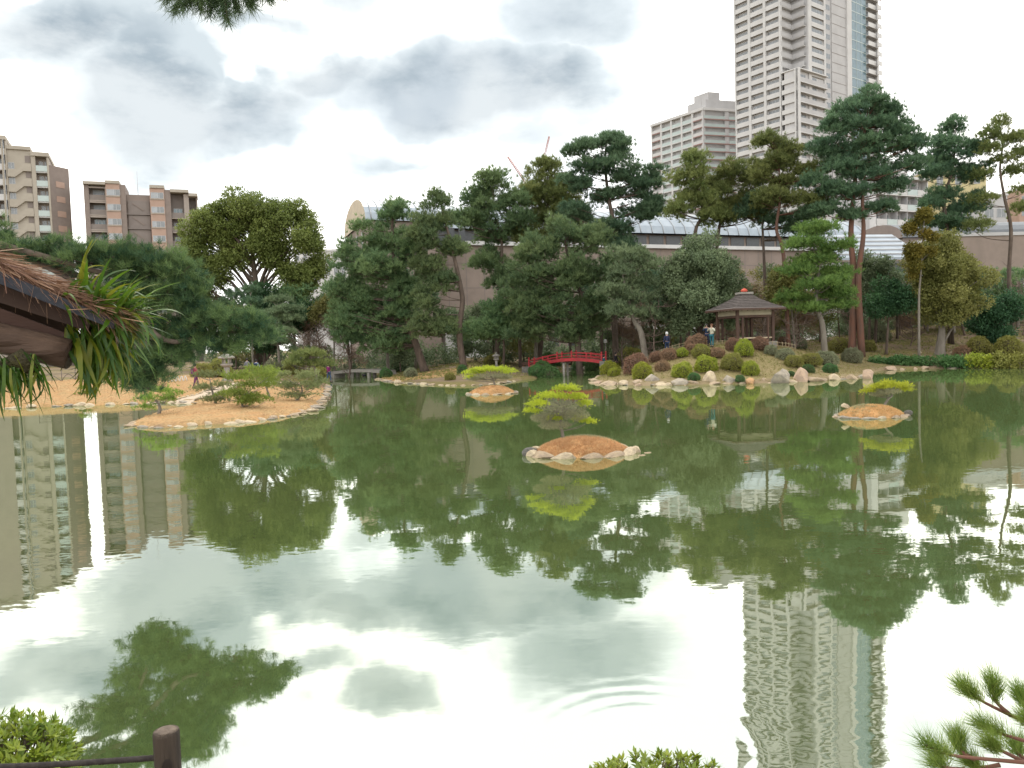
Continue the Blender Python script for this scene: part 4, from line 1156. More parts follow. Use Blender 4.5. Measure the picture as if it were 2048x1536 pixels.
# ---------------------------------------------------------------- rocks, islets, shore stones
M_ROCKT = mat('tan_rock', (.50,.38,.25), (.34,.26,.19), rough=.9, scale=2.2, bump=.9, bscale=6)
M_ROCKP = mat('pale_rock', (.64,.52,.35), (.44,.35,.25), rough=.9, scale=2.5, bump=.9, bscale=7)
M_ROCKG = mat('grey_rock', (.42,.36,.28), (.27,.235,.195), rough=.9, scale=2.2, bump=.9, bscale=6)
M_ROCKO = mat('orange_rock', (.56,.32,.15), (.40,.25,.14), rough=.9, scale=2.2, bump=.9, bscale=6)
M_ROCKK = mat('pink_rock', (.52,.37,.26), (.38,.28,.21), rough=.9, scale=2.2, bump=.9, bscale=6)
M_ROCKD = mat('dark_wet_rock', (.10,.095,.085), (.17,.155,.135), rough=.6, scale=3, bump=.8, bscale=6)
M_STRAW = mat('straw_turf', (.78,.45,.21), (.40,.25,.12), rough=.98, scale=2.6, bump=1.0, bscale=24, spec=.05, detail=7)
L_STRAW = leaf_mat('straw_blades', (.52,.30,.13), (.74,.50,.26), trans=.25)

def rock_mesh(seed, m, sub=2, sharp=.55):
    r = random.Random(seed); bm = bmesh.new(); bmesh.ops.create_icosphere(bm, subdivisions=sub, radius=1)
    planes = [(Vector((r.gauss(0,1),r.gauss(0,1),r.gauss(0,.8))).normalized(), r.uniform(.42,.80)) for _ in range(11)]
    for v in bm.verts:
        p = v.co.copy()
        for n, d in planes:
            e = p.dot(n)-d
            if e > 0: p -= n*e*.97
        v.co = p*(1+.05*math.sin(p.x*7+seed)*math.cos(p.y*6+seed))
    me = bpy.data.meshes.new('rock'); bm.to_mesh(me); bm.free(); me.materials.append(m)
    return me
RM = {n: [rock_mesh(i*7+j*31, m) for j in range(4)] for i,(n,m) in enumerate((('tan',M_ROCKT),('pale',M_ROCKP),('grey',M_ROCKG),('orange',M_ROCKO),('pink',M_ROCKK),('dark',M_ROCKD)))}

ROCKS = [(1420,757,28,24,'pale','yellowish upright boulder with pointed top at the hill waterline'),
 (1461,760,26,17,'grey','low pale grey boulder beside the yellowish upright boulder'),
 (1502,762,18,12,'orange','small bright orange stone at the hill waterline'),
 (1530,761,16,10,'tan','small tan stone right of the orange stone'),
 (1566,754,38,26,'grey','largest blocky grey boulder on the hill shore'),
 (1601,752,32,25,'pink','tall pinkish flat-faced boulder next to the largest grey one'),
 (1634,758,28,10,'tan','long low tan slab right of the tall pinkish boulder'),
 (1671,755,24,12,'pale','pale low rock near the right tip of the hill shore'),
 (1303,759,32,20,'grey','rounded grey boulder below the green domes at hill left'),
 (1277,765,30,11,'tan','flat tan rock left of the rounded grey boulder'),
 (1357,764,32,14,'grey','grey-brown rock under the middle green dome'),
 (1327,768,22,7,'pale','thin pale slab lying low in the water by the hill'),
 (1386,765,18,10,'tan','little brown rock left of the yellowish upright boulder'),
 (1737,750,26,16,'pink','pinkish rock at the far right tip of the hill'),
 (1249,766,28,9,'pale','pale shore slab near the hill left end'),
 (1217,767,36,8,'tan','flat tan slab tip reaching toward the red bridge'),
 (1707,754,22,10,'tan','tan rock just before the hill right tip')]
for px,py,w,h,kind,lab in ROCKS:
    p = G(px, py+h*.45, 0.0); p.y += .15; s = p.y/FPX; me = rnd.choice(RM[kind])
    sc = (w*s*.80, w*s*.65, h*s*.95)
    o = link('boulder', me, None, (p.x,p.y,sc[2]*.25), (rnd.uniform(-.1,.1),rnd.uniform(-.1,.1),rnd.uniform(0,6.28)), sc)
    sc2 = max(sc[0],sc[1]); 
    tag(o, lab, 'rock')

def shore_stones(pxys, step, size, kinds, hfac=.5, jit=.15):
    pts = [G(*p) for p in pxys]
    acc = 0
    for a,b in zip(pts,pts[1:]):
        L_ = (b-a).length; n = max(1,int(L_/step))
        for i in range(n):
            p = a.lerp(b,(i+rnd.random()*.6)/n); s = size*rnd.uniform(.6,1.3)
            o = link('stone', rnd.choice(RM[rnd.choice(kinds)]), GROUND, (p.x+rnd.uniform(-jit,jit),p.y+rnd.uniform(0,jit*2),s*hfac*rnd.uniform(.0,.35)),
                     (rnd.uniform(-.15,.15),rnd.uniform(-.15,.15),rnd.uniform(-.5,.5)), (s*rnd.uniform(.9,1.7),s*.8,s*hfac*rnd.uniform(.5,1.0)))
shore_stones([(-60,822),(0,818),(80,815),(150,812),(220,810),(285,808),(350,806),(398,808)], .62, .36, ['pale','tan','grey','pale'], .5)
shore_stones([(262,847),(262,853),(300,857),(350,855),(400,851),(450,848),(500,845),(545,838),(585,832),(625,821)], .42, .27, ['pale','grey','tan','pale'], .5)
shore_stones([(625,821),(640,808),(650,790),(655,772)], .7, .3, ['grey','tan'], .5)
shore_stones([(752,758),(775,763),(815,767),(860,770),(905,772),(960,771),(1010,766),(1045,757)], .7, .34, ['tan','pale','grey'], .45)
shore_stones([(1058,748),(1130,739),(1208,741)], .9, .5, ['grey','dark'], .7)
shore_stones([(1205,754),(1190,762),(1200,768),(1250,771),(1300,772),(1360,771),(1420,769),(1480,768),(1550,766),(1620,763),(1680,759),(1722,754),(1742,746)], .75, .34, ['tan','pale','grey','pink'], .5)
shore_stones([(1765,741),(1850,738),(1950,736),(2060,735)], .9, .40, ['grey','dark','pink','tan'], .6)

def islet(i, label, kinds, nst, blades, rimh):
    cx, cy, a, b, h = ISL[i]
    root = thing('turtle_islet', label, 'islet', (cx,cy,0))
    # turf mound
    nr, na = 12, 40; vs = [(0,0,h-.02)]; fs = []
    for j in range(1,nr+1):
        q = j/nr
        for k in range(na):
            an = 2*math.pi*k/na; x = a*q*math.cos(an)*.97; y = b*q*math.sin(an)*.97
            z = h*(1-(q*.97)**2.5)-.02 + .018*math.sin(x*9+i)*math.cos(y*8)+rnd.uniform(-.008,.008)
            if j == nr: z = -.35
            vs.append((x,y,z))
    for k in range(na): fs.append((0,1+k,1+(k+1)%na))
    for j in range(nr-1):
        for k in range(na): fs.append((1+j*na+k,1+(j+1)*na+k,1+(j+1)*na+(k+1)%na,1+j*na+(k+1)%na))
    mb = MB(); mb.add(vs,fs,0,True); mb.build('mound', M_STRAW, root)
    n = blades; u = rng.uniform(0,1,n); an = rng.uniform(0,2*math.pi,n); q = np.sqrt(u)*.9
    C = np.stack([a*q*np.cos(an), b*q*np.sin(an), h*(1-q**2.5)-.03],-1)
    V,T_ = tufts(C, np.tile([0,0,1.0],(n,1)), 4, .07, .010, up=.5, out=.3)
    o = link('dry_grass', tri_mesh('dry_grass',V,T_,L_STRAW), root); o['kind']='stuff'
    n = blades//10; an = rng.normal(size=n)*.7+1.2+i; q = np.clip(np.abs(rng.normal(size=n))*.35+.2,0,.93)
    C = np.stack([a*q*np.cos(an), b*q*np.sin(an), h*(1-q**2.5)-.03],-1)
    V,T_ = tufts(C, np.tile([0,0,1.0],(n,1)), 5, .10, .010, up=.7, out=.3)
    o = link('moss_tufts', tri_mesh('moss_tufts',V,T_,L_GREYT), root); o['kind']='stuff'
    for k in range(nst):
        an = 2*math.pi*(k+rnd.uniform(-.15,.15))/nst; s = 2*math.pi*math.sqrt((a*a+b*b)/2)/nst*.62*rnd.uniform(.8,1.25)
        kd = rnd.choice(kinds); x = a*1.0*math.cos(an); y = b*1.0*math.sin(an)
        ta = math.atan2(b*math.cos(an),-a*math.sin(an))
        link('rim_stone', rnd.choice(RM[kd]), root, (x,y,rimh*.12), (rnd.uniform(-.1,.1),rnd.uniform(-.1,.1),ta), (s*1.25,s*.5,rimh*rnd.uniform(.45,.8)))
    return root
r1 = islet(0,'turtle-shaped islet with pale stone rim and orange straw back in mid pond',['pale','pale','pale','tan'],13,9000,.22)
cx,cy,a,b,h = ISL[0]
link('head_stone', RM['dark'][1], r1, (-a*1.0,-.1,.06), (0,.1,.3), (.24,.2,.16)); link('head_stone', RM['pale'][2], r1, (-a*.86,.05,.16), (0,.2,.2), (.2,.2,.09))
link('tail_stone', RM['pale'][0], r1, (a*1.03,-.15,.05), (0,.1,-.3), (.26,.22,.14))
for x,y in ((1.72,-.35),(1.5,-.75)): link('sunken_stone', RM['tan'][0], r1, (x,y,-.02), (0,0,.2), (.26,.12,.045))
islet(1,'straw islet with pale rim near the sandy bank, carrying a flat-topped pine',['pale','pale','tan','grey'],14,3500,.16)
r3 = islet(2,'small straw islet with rough grey rim and a white stone toward the right bank',['tan','grey','pale','tan'],16,4500,.14)
link('head_stone', RM['pale'][3], r3, (-.78,.25,.36), (.2,.4,.3), (.26,.16,.10)); link('tail_stone', RM['dark'][1], r3, (1.28,-.12,.08), (0,.1,-.3), (.17,.14,.12))

# ---------------------------------------------------------------- small pines
def two_tone(label, D, tr, top, low, r, pad, tl, leaf=L_TOPLIT, dens=1.2, nt=70):
    root = tree('bonsai_pine', label, D, tr, top, leaf, M_BARKG, r=r, pad=pad, tuft=tl, ntuft=nt, dens=dens, k=8, flat=.34)
    # twiggy grey under-storey of the same pine
    C=[];O_=[]; s = D/FPX; bm = MB()
    T = [p-root.location for p in trunk_world(tr,D)]
    for bx,by,rx,ry in low:
        c = P(bx,by,D)-root.location; n = int(330*dens)
        d = unit(rng.normal(size=(n,3)))*np.cbrt(rng.uniform(0,1,(n,1)))*np.array([rx*s,rx*s*.8,ry*s]); C.append(np.array(c)+d); O_.append(unit(d+np.array([0,0,.01])))
        for _ in range(10):
            v = Vector((rnd.uniform(-1,1)*rx*s,rnd.uniform(-.8,.8)*rx*s,rnd.uniform(-.7,1)*ry*s)); limb(bm, T[-1].lerp(T[-2],rnd.random()), c+v, r*.16, r*.05, sag=.1, n=3)
    V,T_ = tufts(np.concatenate(C),np.concatenate(O_),5,tl*1.0,tl*.09,up=.2,out=.3)
    link('inner_twigs', tri_mesh('inner_twigs',V,T_,L_GREYT), root)
    bm.build('fine_branches', M_BARKG, root)['kind'] = 'stuff'
    return root
d1 = ISL[0][1]+.25; d2 = ISL[1][1]+.2; d3 = ISL[2][1]+.1
two_tone('lime-topped bonsai pine standing on the turtle-shaped islet', d1, [(1127,876),(1124,862),(1120,848),(1126,830),(1122,812)],
  [(1125,780,32,7),(1095,792,30,7),(1155,796,30,7),(1075,808,26,7),(1172,808,24,7),(1120,795,40,6),(1065,822,18,6),(1182,845,18,6),(1165,840,22,5),(1105,838,24,4)],
  [(1125,815,50,14),(1085,835,24,10),(1150,830,30,12),(1110,850,34,9)], .055, .17, .062, dens=2.6, nt=40)
two_tone('wide flat lime pine on the straw islet by the sandy bank', d2, [(990,772),(988,764),(985,756)],
  [(980,738,40,4),(950,746,24,4),(1012,745,22,4),(990,741,42,4),(940,755,12,3),(965,741,28,4)],[(980,751,42,5),(950,757,20,4),(1008,754,18,4)], .07,.3,.10,dens=2.2,nt=44)
two_tone('windswept lime pine on the small right-hand straw islet', d3, [(1765,807),(1776,799),(1785,791),(1780,782)],
  [(1775,769,38,4),(1748,776,22,4),(1800,772,22,4),(1812,780,14,3),(1735,784,14,3),(1780,774,36,4)],[(1772,783,30,5),(1755,788,16,4)], .05,.2,.075,dens=2.2,nt=40)
L_SAGEP = leaf_mat('sage_pine_needles',(.14,.17,.07),(.26,.28,.12),trans=.35)
NP = [('lone low pine with a kinked trunk at the tip of the left promontory',36.5,[(316,832),(320,818),(316,806),(306,796)],[(322,783,38,6),(298,798,36,6),(352,788,20,6),(285,818,18,6),(340,800,20,4)]),
 ('open-branched pine with a forked trunk behind the promontory front',41,[(436,826),(432,806),(424,780),(420,760)],[(418,752,34,7),(408,778,28,8),(442,772,22,7),(428,802,34,7),(450,790,18,6)]),
 ('broad pale green pine overhanging the promontory stones',37.5,[(496,838),(492,826),(484,808),(488,790)],[(486,752,44,10),(506,770,52,11),(466,786,38,12),(514,798,44,9),(530,750,28,6),(488,806,40,8)]),
 ('rounded pale pine at the right end of the promontory',43,[(588,812),(594,800),(604,784),(602,772)],[(600,752,46,9),(572,772,38,10),(624,774,34,10),(594,792,46,8),(640,765,18,8)]),
 ('lime-tinted pine behind the broad promontory pine',45,[(540,800),(536,785),(530,768)],[(516,742,36,6),(545,750,30,6),(530,760,36,6)])]
for i,(lab,D,tr,bl) in enumerate(NP):
    tree('garden_pine', lab, D, tr, bl, L_LIGHT if i in (0,2,4) else L_SAGEP, M_BARKG, r=.10, pad=.36, tuft=.14, ntuft=40, dens=1.35, k=8, flat=.45, rzf=1.1)
    # extra bright shoots
tree('garden_pine','tiny solitary seedling pine on the straw lawn',52,[(163,800),(163,792),(162,782)],[(162,778,12,5),(162,788,16,5)],L_LIGHT,M_BARKG,r=.05,pad=.3,tuft=.13,ntuft=36,dens=1.2)

# ---------------------------------------------------------------- clipped domes and shrubs
L_HG = leaf_mat('azalea_green', (.20,.245,.03), (.34,.36,.045), trans=.3)
L_HG2 = leaf_mat('azalea_olive', (.19,.20,.045), (.28,.27,.07), trans=.3)
L_HB = leaf_mat('azalea_bronze', (.155,.095,.06), (.235,.15,.09), trans=.2)
L_HS = leaf_mat('sage_shrub', (.13,.145,.085), (.21,.22,.13), trans=.25)
L_HD = leaf_mat('dark_shrub', (.032,.080,.026), (.075,.145,.045), trans=.25)
M_CORE = mat('shaded_twig_core', (.10,.075,.05), (.07,.06,.04), rough=1.0, scale=8)  # solid filler against see-through; twig brown with inner shade put into its colour
def dome_mesh(leaf, seed, n=3400, rough=.035):
    r = np.random.default_rng(seed)
    d = unit(r.normal(size=(n,3))); d = d[d[:,2] > -.45]; n = len(d)
    rr = 1+.11*np.sin(d[:,0]*3.3+seed*1.7)*np.cos(d[:,1]*3.1+seed)+.06*np.sin(d[:,2]*6+d[:,0]*5+seed)+.04*np.sin(d[:,1]*11+d[:,0]*9)
    C = d*rr[:,None]*r.uniform(.88,1.05,(n,1))
    cl = .5+.5*np.sin(d[:,0]*6+seed)*np.cos(d[:,1]*7+seed*2)
    V,T_ = leaves(C,d,3,.095,.06,tint=np.clip(cl*.6+r.uniform(0,.4,n),0,1),spread=.8,jit=.03)
    return tri_mesh('clipped_dome',V,T_,leaf)
DOMES = {}
for i,(k,lf) in enumerate((('g',L_HG),('o',L_HG2),('b',L_HB),('s',L_HS),('d',L_HD))): DOMES[k] = [dome_mesh(lf,i*3+j) for j in range(4)]
core_bm = bmesh.new(); bmesh.ops.create_icosphere(core_bm, subdivisions=2, radius=.86); core_me = bpy.data.meshes.new('shaded_twig_core'); core_bm.to_mesh(core_me); core_bm.free(); core_me.materials.append(M_CORE)
def dome(label, px, py, r, kind, squash=.98, name='clipped_shrub', D=None, group=None, cat='shrub'):
    b = hit(px, py+r*.75, 45, 95, 58) if D is None else at(px, D)
    s = b.y/FPX; R_ = r*s
    root = thing(name, label, cat, b, rnd.uniform(0,6.28), group)
    z = R_*squash*.42
    link('foliage', rnd.choice(DOMES[kind]), root, (0,0,z), None, (R_,R_*rnd.uniform(.85,1.2),R_*squash*rnd.uniform(.85,1.12)))
    link('shaded_twig_core', core_me, root, (0,0,z), None, (R_*.93,R_*.83,R_*squash*.85))
    return root
DM = [(1220,735,19,'g','green clipped dome at the far left of the hill near the bridge'),
 (1229,743,12,'g','small green clipped dome low by the hill left tip'),
 (1262,712,28,'o','large olive clipped dome high on the hill left shoulder'),
 (1273,726,25,'b','large bronze clipped dome overlapping the olive one'),
 (1286,741,20,'g','green clipped dome above the rounded grey boulder'),
 (1325,730,14,'b','small bronze dome alone on bare turf mid hill'),
 (1338,707,16,'b','bronze dome below the person in navy'),
 (1364,704,13,'g','small green dome touching a bronze one, below the path'),
 (1365,739,19,'g','green dome above the grey-brown rock'),
 (1386,696,13,'b','small bronze dome behind the green mid-hill dome'),
 (1403,700,18,'o','olive dome below the person taking a photograph'),
 (1412,726,20,'g','green dome in the middle of the hill face'),
 (1433,704,14,'b','bronze dome between two green domes below the pavilion'),
 (1465,722,21,'o','olive dome above the low pale grey boulder'),
 (1488,696,20,'g','bright green dome directly below the pavilion floor'),
 (1501,735,19,'g','bright green dome above the orange stone'),
 (1467,688,15,'b','bronze dome at the pavilion left corner post'),
 (1519,686,18,'b','bronze dome at the pavilion right front post'),
 (1541,699,13,'s','sage grey-green dome right of the bright one below the pavilion'),
 (1567,683,13,'b','bronze dome right of the pavilion beside the low fence'),
 (1599,686,15,'s','grey-green mound right of the pavilion'),
 (1312,692,14,'b','bronze dome on the hill crest left of the person in navy'),
 (1393,681,20,'b','wide low bronze mound on the crest behind the path'),
 (1622,717,19,'o','olive-brown mound on the right hill slope'),
 (1651,714,21,'s','sage shrub at the foot of the tiered garden pine'),
 (1704,710,19,'s','grey-green round shrub near the hill right tip'),
 (1588,720,17,'o','olive low mound above the largest grey boulder'),
 (1570,708,15,'s','dull sage mound mid right slope'),
 (1660,735,14,'d','small dark shrub near the right waterline rocks'),
 (1388,752,12,'d','dark green tuft shrub left of the yellowish boulder'),
 (1480,757,9,'d','little dark tuft between boulders'),
 (1582,747,8,'d','little green tuft behind the largest boulder'),
 (1616,737,11,'d','small leafy tuft above the tall pinkish boulder'),
 (1683,688,22,'o','feathery light shrub below the twin red trunks'),
 (1750,665,24,'s','blue-grey spreading shrub under the dark evergreen'),
 (1735,690,16,'o','olive low bush behind the hill right tip'),
 (1955,690,22,'o','olive round bush on the slope right of the grey-trunk tree'),
 (2015,690,26,'o','wide olive-brown bush on the slope under the dark evergreen'),
 (1925,700,16,'b','bronze mound right of the grey tree trunk'),
 (822,743,14,'s','grey-green dome on the sandy bank near the stone bridge'),
 (772,745,12,'d','dark shrub at the right end of the stone bridge'),
 (800,735,11,'d','small dark shrub behind the sandy bank dome'),
 (900,752,10,'o','small olive dome on the sandy bank edge'),
 (925,738,11,'d','dark bush at the foot of the bent pine'),
 (985,718,16,'o','yellow-green mound behind the sandy bank'),
 (1085,735,18,'d','dark green bush in front of the bridge left railing'),
 (1100,718,20,'d','leafy dark bush hiding part of the red bridge'),
 (1190,742,16,'d','dark bush under the right end of the red bridge'),
 (1160,735,13,'d','green bush below the red bridge span'),
 (620,735,22,'o','rounded green mound by the stone bridge left end'),
 (640,745,18,'o','olive mound where the stone bridge meets the promontory'),
 (440,735,24,'o','soft green mound around the stone lantern foot'),
 (405,740,18,'o','soft green mound left of the stone lantern'),
 (545,735,18,'s','sage mound right of the two strollers'),
 (575,738,15,'o','olive mound behind the promontory pines')]
for px,py,r,k,lab in DM: dome(lab,px,py,r,k)
dome('feathery dark green bush standing in front of the red bridge deck',1098,725,20,'d',1.15,D=65.4)
dome('low dark bush on the bank before the bridge left end',1072,735,15,'d',1.0,D=65.8)

# leafy water-edge planting on the right bank
def bank_hedge(label, pxa, pxb, leaf, seed, hh=.75):
    n = max(2,int(abs(pxb-pxa)/9)); C=[];O_=[];TI=[]
    a = G(pxa, 738); root_p = G((pxa+pxb)/2,737); root_p.y += 1.0; root_p.z = hz(root_p.x,root_p.y)
    root = thing('bank_shrub', label, 'shrub', root_p)
    for i in range(n):
        p = G(pxa+(pxb-pxa)*(i+.5)/n, 737.5); c = np.array([p.x+rnd.uniform(-.15,.15),p.y+.75+rnd.uniform(-.3,.4),.42+rnd.uniform(-.1,.35)*hh])-np.array(root_p)
        off = unit(rng.normal(size=(150,3)))*rng.uniform(.5,1,(150,1))*np.array([.55,.6,.42*hh+.12]); C.append(c+off); O_.append(unit(off)); TI.append(np.full(150,rnd.random())*.6+rng.uniform(0,.4,150))
    V,T_ = leaves(np.concatenate(C),np.concatenate(O_),3,.17,.12,tint=np.concatenate(TI),jit=.05)
    link('foliage', tri_mesh('foliage',V,T_,leaf), root)
    mb = MB()
    for i in range(n):
        p = G(pxa+(pxb-pxa)*(i+.5)/n, 737.5); x,y = p.x,p.y+.8
        for _ in range(3):
            mb.tube([Vector((x+rnd.uniform(-.2,.2),y,hz(x,y)-.05))-root_p, Vector((x+rnd.uniform(-.4,.4),y+rnd.uniform(-.3,.2),.55))-root_p],[.025,.012],4)
    mb.build('stems', M_TWIG, root)
bank_hedge('dark glossy leafy shrub overhanging the water right of the hill tip',1752,1812,L_HD,1)
bank_hedge('dark green leafy shrub left of the stout grey tree trunk at the water',1812,1872,L_HD,2)
bank_hedge('mixed green shrub right of the stout grey tree trunk at the water',1890,1945,L_HD,3)
bank_hedge('yellow-green low shrub on the right bank water edge',1945,2000,L_HG,4,.9)
bank_hedge('yellow-olive spreading shrub where the right bank leaves the picture',2000,2090,L_HG2,5,1.25)

# fallen poles lying on the right bank
for (a,b,lab) in (((1835,698),(1842,708),'pale fallen pole lying on the slope left of the grey trunk'),((1900,708),(1945,703),'pale log lying on the ground right of the grey trunk')):
    A = hit(*a,60,95,72); B = hit(*b,60,95,72)
    if (A-B).length > 4: B = A+(B-A).normalized()*3
    mb = MB(); c = (A+B)/2; mb.tube([A-c+Vector((0,0,.08)),B-c+Vector((0,0,.08))],.07,7,wob=.08); tag(mb.build('fallen_pole',M_ROCKP,None,c),lab,'log')

# rough grass on the hill and moss tufts on the banks
def rough_grass(name, label, n, region, leaf, l, w, k=5):
    C=[]
    while len(C) < n:
        x,y = region(); 
        C.append((x,y))
    C=np.array(C); Z=HT(C[:,0],C[:,1]); ok=Z>.08; C=C[ok]; Z=Z[ok]
    P3=np.column_stack([C,Z-.02]); V,T_=tufts(P3,np.tile([0,0,1.],(len(P3),1)),k,l,w,up=.9,out=.2,tint=np.clip(.5+.5*wob(C[:,0],C[:,1],.8,2.)+rng.normal(size=len(C))*.2,0,1))
    o=link(name,tri_mesh(name,V,T_,leaf)); o['kind']='stuff'; tag(o,label,'grass')
L_GRS=leaf_mat('dull_grass',(.24,.19,.09),(.17,.175,.055),trans=.25); L_GRL=leaf_mat('lawn_straw',(.42,.27,.13),(.50,.36,.20),trans=.2); L_GRM=leaf_mat('bank_grass',(.10,.12,.035),(.20,.17,.06),trans=.25)
rough_grass('hill_grass','short dull grass between the clipped domes on the hill',9000,lambda:(HC.x+rnd.gauss(0,6.5),HC.y-2+rnd.gauss(0,4.5)),L_GRS,.16,.03)
rough_grass('straw_grass','dry straw grass of the left lawn and promontory',9000,lambda:(rnd.uniform(-38,-9),rnd.uniform(34,62)),L_GRL,.09,.02,4)
rough_grass('bank_grass','mossy grass under the trees on the far banks',12000,lambda:(rnd.uniform(-26,52),rnd.uniform(64,86)),L_GRM,.2,.05)

# ---------------------------------------------------------------- pavilion
M_WOOD = mat('dark_timber', (.115,.065,.045), (.075,.045,.035), rough=.8, scale=4, bump=.4, bscale=12, stretch=(1,1,.2))
M_SHING = mat('bark_shingle', (.155,.13,.12), (.11,.095,.088), rough=.95, scale=6, bump=.7, bscale=14)
M_PLASTER = mat('cream_plaster', (.44,.38,.27), (.38,.33,.24), rough=.9, scale=2)
M_VERM = mat('vermilion', (.62,.10,.055), (.52,.075,.045), rough=.5, scale=3)
M_BRRED = mat('bridge_red', (.40,.028,.034), (.26,.024,.028), rough=.65, scale=2.5, detail=7)
M_STONE = mat('cut_stone', (.36,.33,.30), (.27,.25,.22), rough=.95, scale=4, bump=.6, bscale=10)
M_BAMB = mat('bamboo', (.36,.29,.17), (.27,.21,.13), rough=.7, scale=6)
M_PATH = mat('pale_path', (.56,.45,.33), (.48,.38,.28), rough=.95, scale=5)

def pavilion():
    D = 60.5; b = P(1490,690,D); b.z = hz(b.x,b.y)
    root = thing('garden_pavilion','square open garden pavilion with hipped shingle roof and red finial on the hill','pavilion',b,R(14))
    w = 1.5; eave = 2.22; ez = 2.55; s = D/FPX
    zr = P(1488,588,D).z-b.z; ez = P(1490,618,D).z-b.z
    # concave hipped roof in two slopes, with underside
    mb = MB(); rings = [(eave,ez-.02),(eave*.66,ez+(zr-ez)*.30),(eave*.36,ez+(zr-ez)*.66),(.36,zr)]
    def ring(r,z): return [(-r,-r,z),(r,-r,z),(r,r,z),(-r,r,z)]
    vs = []
    for r,z in rings: vs += ring(r,z)
    for k in range(3): mb.add(vs[k*4:k*4+8],[(i,(i+1)%4,4+(i+1)%4,4+i) for i in range(4)])
    mb.add(ring(.36,zr),[(0,1,2,3)])
    mb.add(ring(eave,ez-.02)+ring(eave,ez-.16)+ring(1.2,ez+.38),[(4,5,1,0),(5,6,2,1),(6,7,3,2),(7,4,0,3)]+[(8,9,5,4),(9,10,6,5),(10,11,7,6),(11,8,4,7)],1)
    ROOF = mb.build('roof',[M_SHING,M_WOOD],root)
    for k in range(1,9):   # shingle courses
        f = k/9; 
        if f < .34: r = eave+(eave*.66-eave)*f/.34; z = ez+(zr-ez)*.30*f/.34
        elif f < .68: q=(f-.34)/.34; r = eave*.66-eave*.30*q; z = ez+(zr-ez)*(.30+.36*q)
        else: q=(f-.68)/.32; r = eave*.36+(.36-eave*.36)*q; z = ez+(zr-ez)*(.66+.34*q)
        mb = MB(); c = ring(r+.02,z+.012)
        for i in range(4): mb.bar(c[i],c[(i+1)%4],.05,.03)
        mb.build('shingle_course',M_SHING,ROOF)
    mb = MB(); mb.box(-.5,.5,-.5,.5,zr-.02,zr+.13); mb.build('ridge_cap',M_STONE,ROOF)
    mb = MB(); mb.lathe([(.0,.13),(.20,.14),(.26,.22),(.24,.32),(.12,.40),(.03,.44)],14,(0,0,zr)); mb.build('finial',M_VERM,ROOF)
    for i,j in ((-1,-1),(1,-1),(1,1),(-1,1)):
        mb = MB(); mb.box(i*w-.10,i*w+.10,j*w-.10,j*w+.10,-.3,ez+.2); mb.build('post',M_WOOD,root)
        mb = MB(); mb.box(i*(w-.42)-.07,i*(w-.42)+.07,j*w-.07,j*w+.07,-.3,ez-.55); mb.build('side_post',M_WOOD,root)
        mb = MB(); mb.bar((i*.4,j*.4,zr-.35),(i*eave*.98,j*eave*.98,ez-.18),.09,.12); mb.build('hip_rafter',M_WOOD,ROOF)
    for k in range(4):
        a = k*math.pi/2; ca,sa = math.cos(a),math.sin(a)
        f = lambda x,y,z:(x*ca-y*sa,x*sa+y*ca,z)
        mb = MB(); mb.bar(f(-w,-w,ez-.62),f(w,-w,ez-.62),.12,.16); mb.build('tie_beam',M_WOOD,root)
        mb = MB(); mb.bar(f(-w+.1,-w,ez-.30),f(w-.1,-w,ez-.30),.05,.44); mb.build('plaster_panel',M_PLASTER,root)
        for q in range(9):
            x = -eave*.9+eave*1.8*q/8; mb = MB(); mb.bar(f(x*.6,-1.3,ez+.28),f(x,-eave*.97,ez-.18),.06,.07); mb.build('rafter',M_WOOD,ROOF)
    mb = MB(); mb.box(-1.75,1.75,-1.75,1.75,-.35,.10); mb.build('stone_floor',M_STONE,root)
    for k in (1,2,3):
        a = k*math.pi/2; ca,sa = math.cos(a),math.sin(a); f = lambda x,y,z:(x*ca-y*sa,x*sa+y*ca,z)
        mb = MB(); mb.bar(f(-w+.1,-w+.15,.45),f(w-.1,-w+.15,.45),.36,.06); mb.build('bench_board',M_WOOD,root)
    mb = MB(); mb.bar((-w+.1,-w,.40),(w-.1,-w,.40),.10,.10); mb.build('low_rail',M_ROCKP,root)
pavilion()

